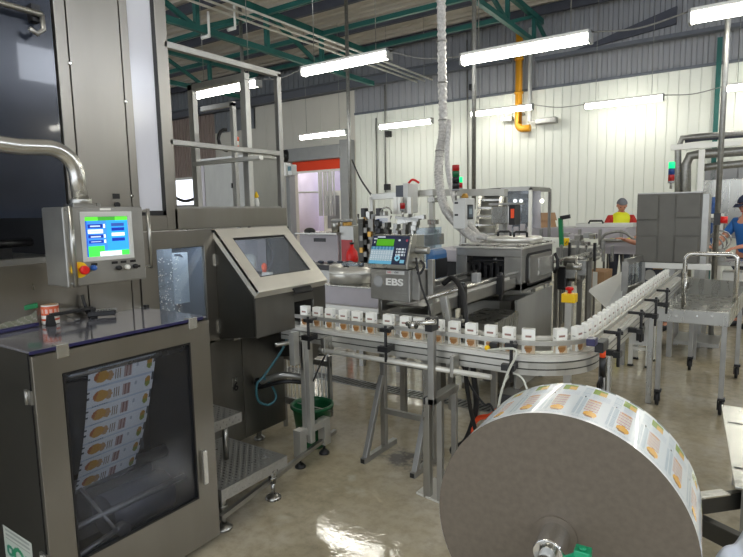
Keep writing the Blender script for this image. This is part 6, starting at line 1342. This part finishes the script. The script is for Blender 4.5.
    if hat == 'net': shell('hairnet', 'hairnet', .092, .112, .122, lambda y: .12 + .25 * max(0, y))
    else:
        shell('hair', 'hair', .084, .104, .120, lambda y: -.35 + .8 * max(0, y + .2)); shell('cap', 'cap_navy', .094, .114, .128, lambda y: .28)
        b = MB(); b.hexa([hp(-.07, .08, .045), hp(.07, .08, .045), hp(.05, .165, .03), hp(-.05, .165, .03)], [hp(-.07, .08, .053), hp(.07, .08, .053), hp(.05, .165, .037), hp(-.05, .165, .037)]); b.build('cap_peak', 'cap_navy', g, .002)
    # clothes: slightly larger skinned shells following the body
    def cloth(nm, keys, edges, mt, grow):
        JJ = {q: (J[q][0], tuple(v + grow for v in J[q][1]) if isinstance(J[q][1], tuple) else J[q][1] + grow) for q in keys}; return skin_body(nm, JJ, edges, mt, g)
    JJx = dict(J)
    for sd in 'lr': 
        m_ = (J['sh' + sd][0] * .35 + J['el' + sd][0] * .65); J['sl' + sd] = (m_, .05 * k)
    cloth('shirt', ['pelvis', 'waist', 'chest', 'upper', 'shl', 'sll', 'shr', 'slr'], [('pelvis', 'waist'), ('waist', 'chest'), ('chest', 'upper'), ('upper', 'shl'), ('shl', 'sll'), ('upper', 'shr'), ('shr', 'slr')], shirt, .010)
    cloth('trousers', ['pelvis', 'hipl', 'knl', 'anl', 'hipr', 'knr', 'anr'], [('pelvis', 'hipl'), ('hipl', 'knl'), ('knl', 'anl'), ('pelvis', 'hipr'), ('hipr', 'knr'), ('knr', 'anr')], trousers, .020)
    if vest:
        J['vl'] = (w(-.165, .03, 1.40), .10 * k); J['vr'] = (w(.165, .03, 1.40), .10 * k)
        v_ = cloth('vest', ['pelvis', 'waist', 'chest', 'upper', 'vl', 'vr'], [('pelvis', 'waist'), ('waist', 'chest'), ('chest', 'upper'), ('upper', 'vl'), ('upper', 'vr')], 'vest', .042)
    for sd in 'lr':
        b = MB(); a, c = J['an' + sd][0], J['toe' + sd][0]; b.tube([a + Vector((0, 0, -.045 * k)), a.lerp(c, .5) + Vector((0, 0, -.02 * k)), c], [.05 * k, .05 * k, .04 * k], 12); b.build('shoe', 'black', g)
    return g
q = at(619, 230, y=10.6); person('person', 'person in a hairnet, yellow vest and red shirt looking down at the packing table', (q.x, 10.7, 0), PI + .35, 1.73, 'shirt_red', 'trousers', [((-.30, .08, 1.14), (-.20, .34, 1.08)), ((.30, .08, 1.14), (.18, .36, 1.10))], 'net', True, -.55)
q = at(643, 225, y=8.3); person('person', 'person in a blue shirt mostly hidden behind the grey panelled cover, one arm reaching left', (q.x + .26, 8.05, 0), PI - .2, 1.60, 'shirt_blue', 'trousers', [((-.28, .10, 1.16), (-.18, .36, 1.10)), ((.30, .08, 1.22), (.40, .26, 1.28))], 'cap', False, -.4)
q = at(742, 210, y=8.4); person('person', 'person in a navy cap at the right edge reaching down to the bench', (q.x + .09, 8.7, 0), PI * .78, 1.70, 'shirt_blue', 'trousers', [((-.26, .10, 1.16), (-.16, .36, 1.10)), ((.30, .18, 1.12), (.28, .46, 1.02))], 'cap', False, -.35)

# ================================================================ light
w = bpy.data.worlds.new('world'); SC.world = w; w.use_nodes = True; bg = w.node_tree.nodes['Background']; bg.inputs[0].default_value = (.86, .92, 1, 1); bg.inputs[1].default_value = 1.6
SC.view_settings.view_transform = 'Standard'; SC.view_settings.look = 'None'; SC.view_settings.gamma = 1; SC.view_settings.exposure = 0.5; SC.view_settings.use_curve_mapping = False
SC.cycles.max_bounces = 7; SC.cycles.transparent_max_bounces = 12; SC.cycles.sample_clamp_indirect = 6; SC.cycles.use_denoising = True
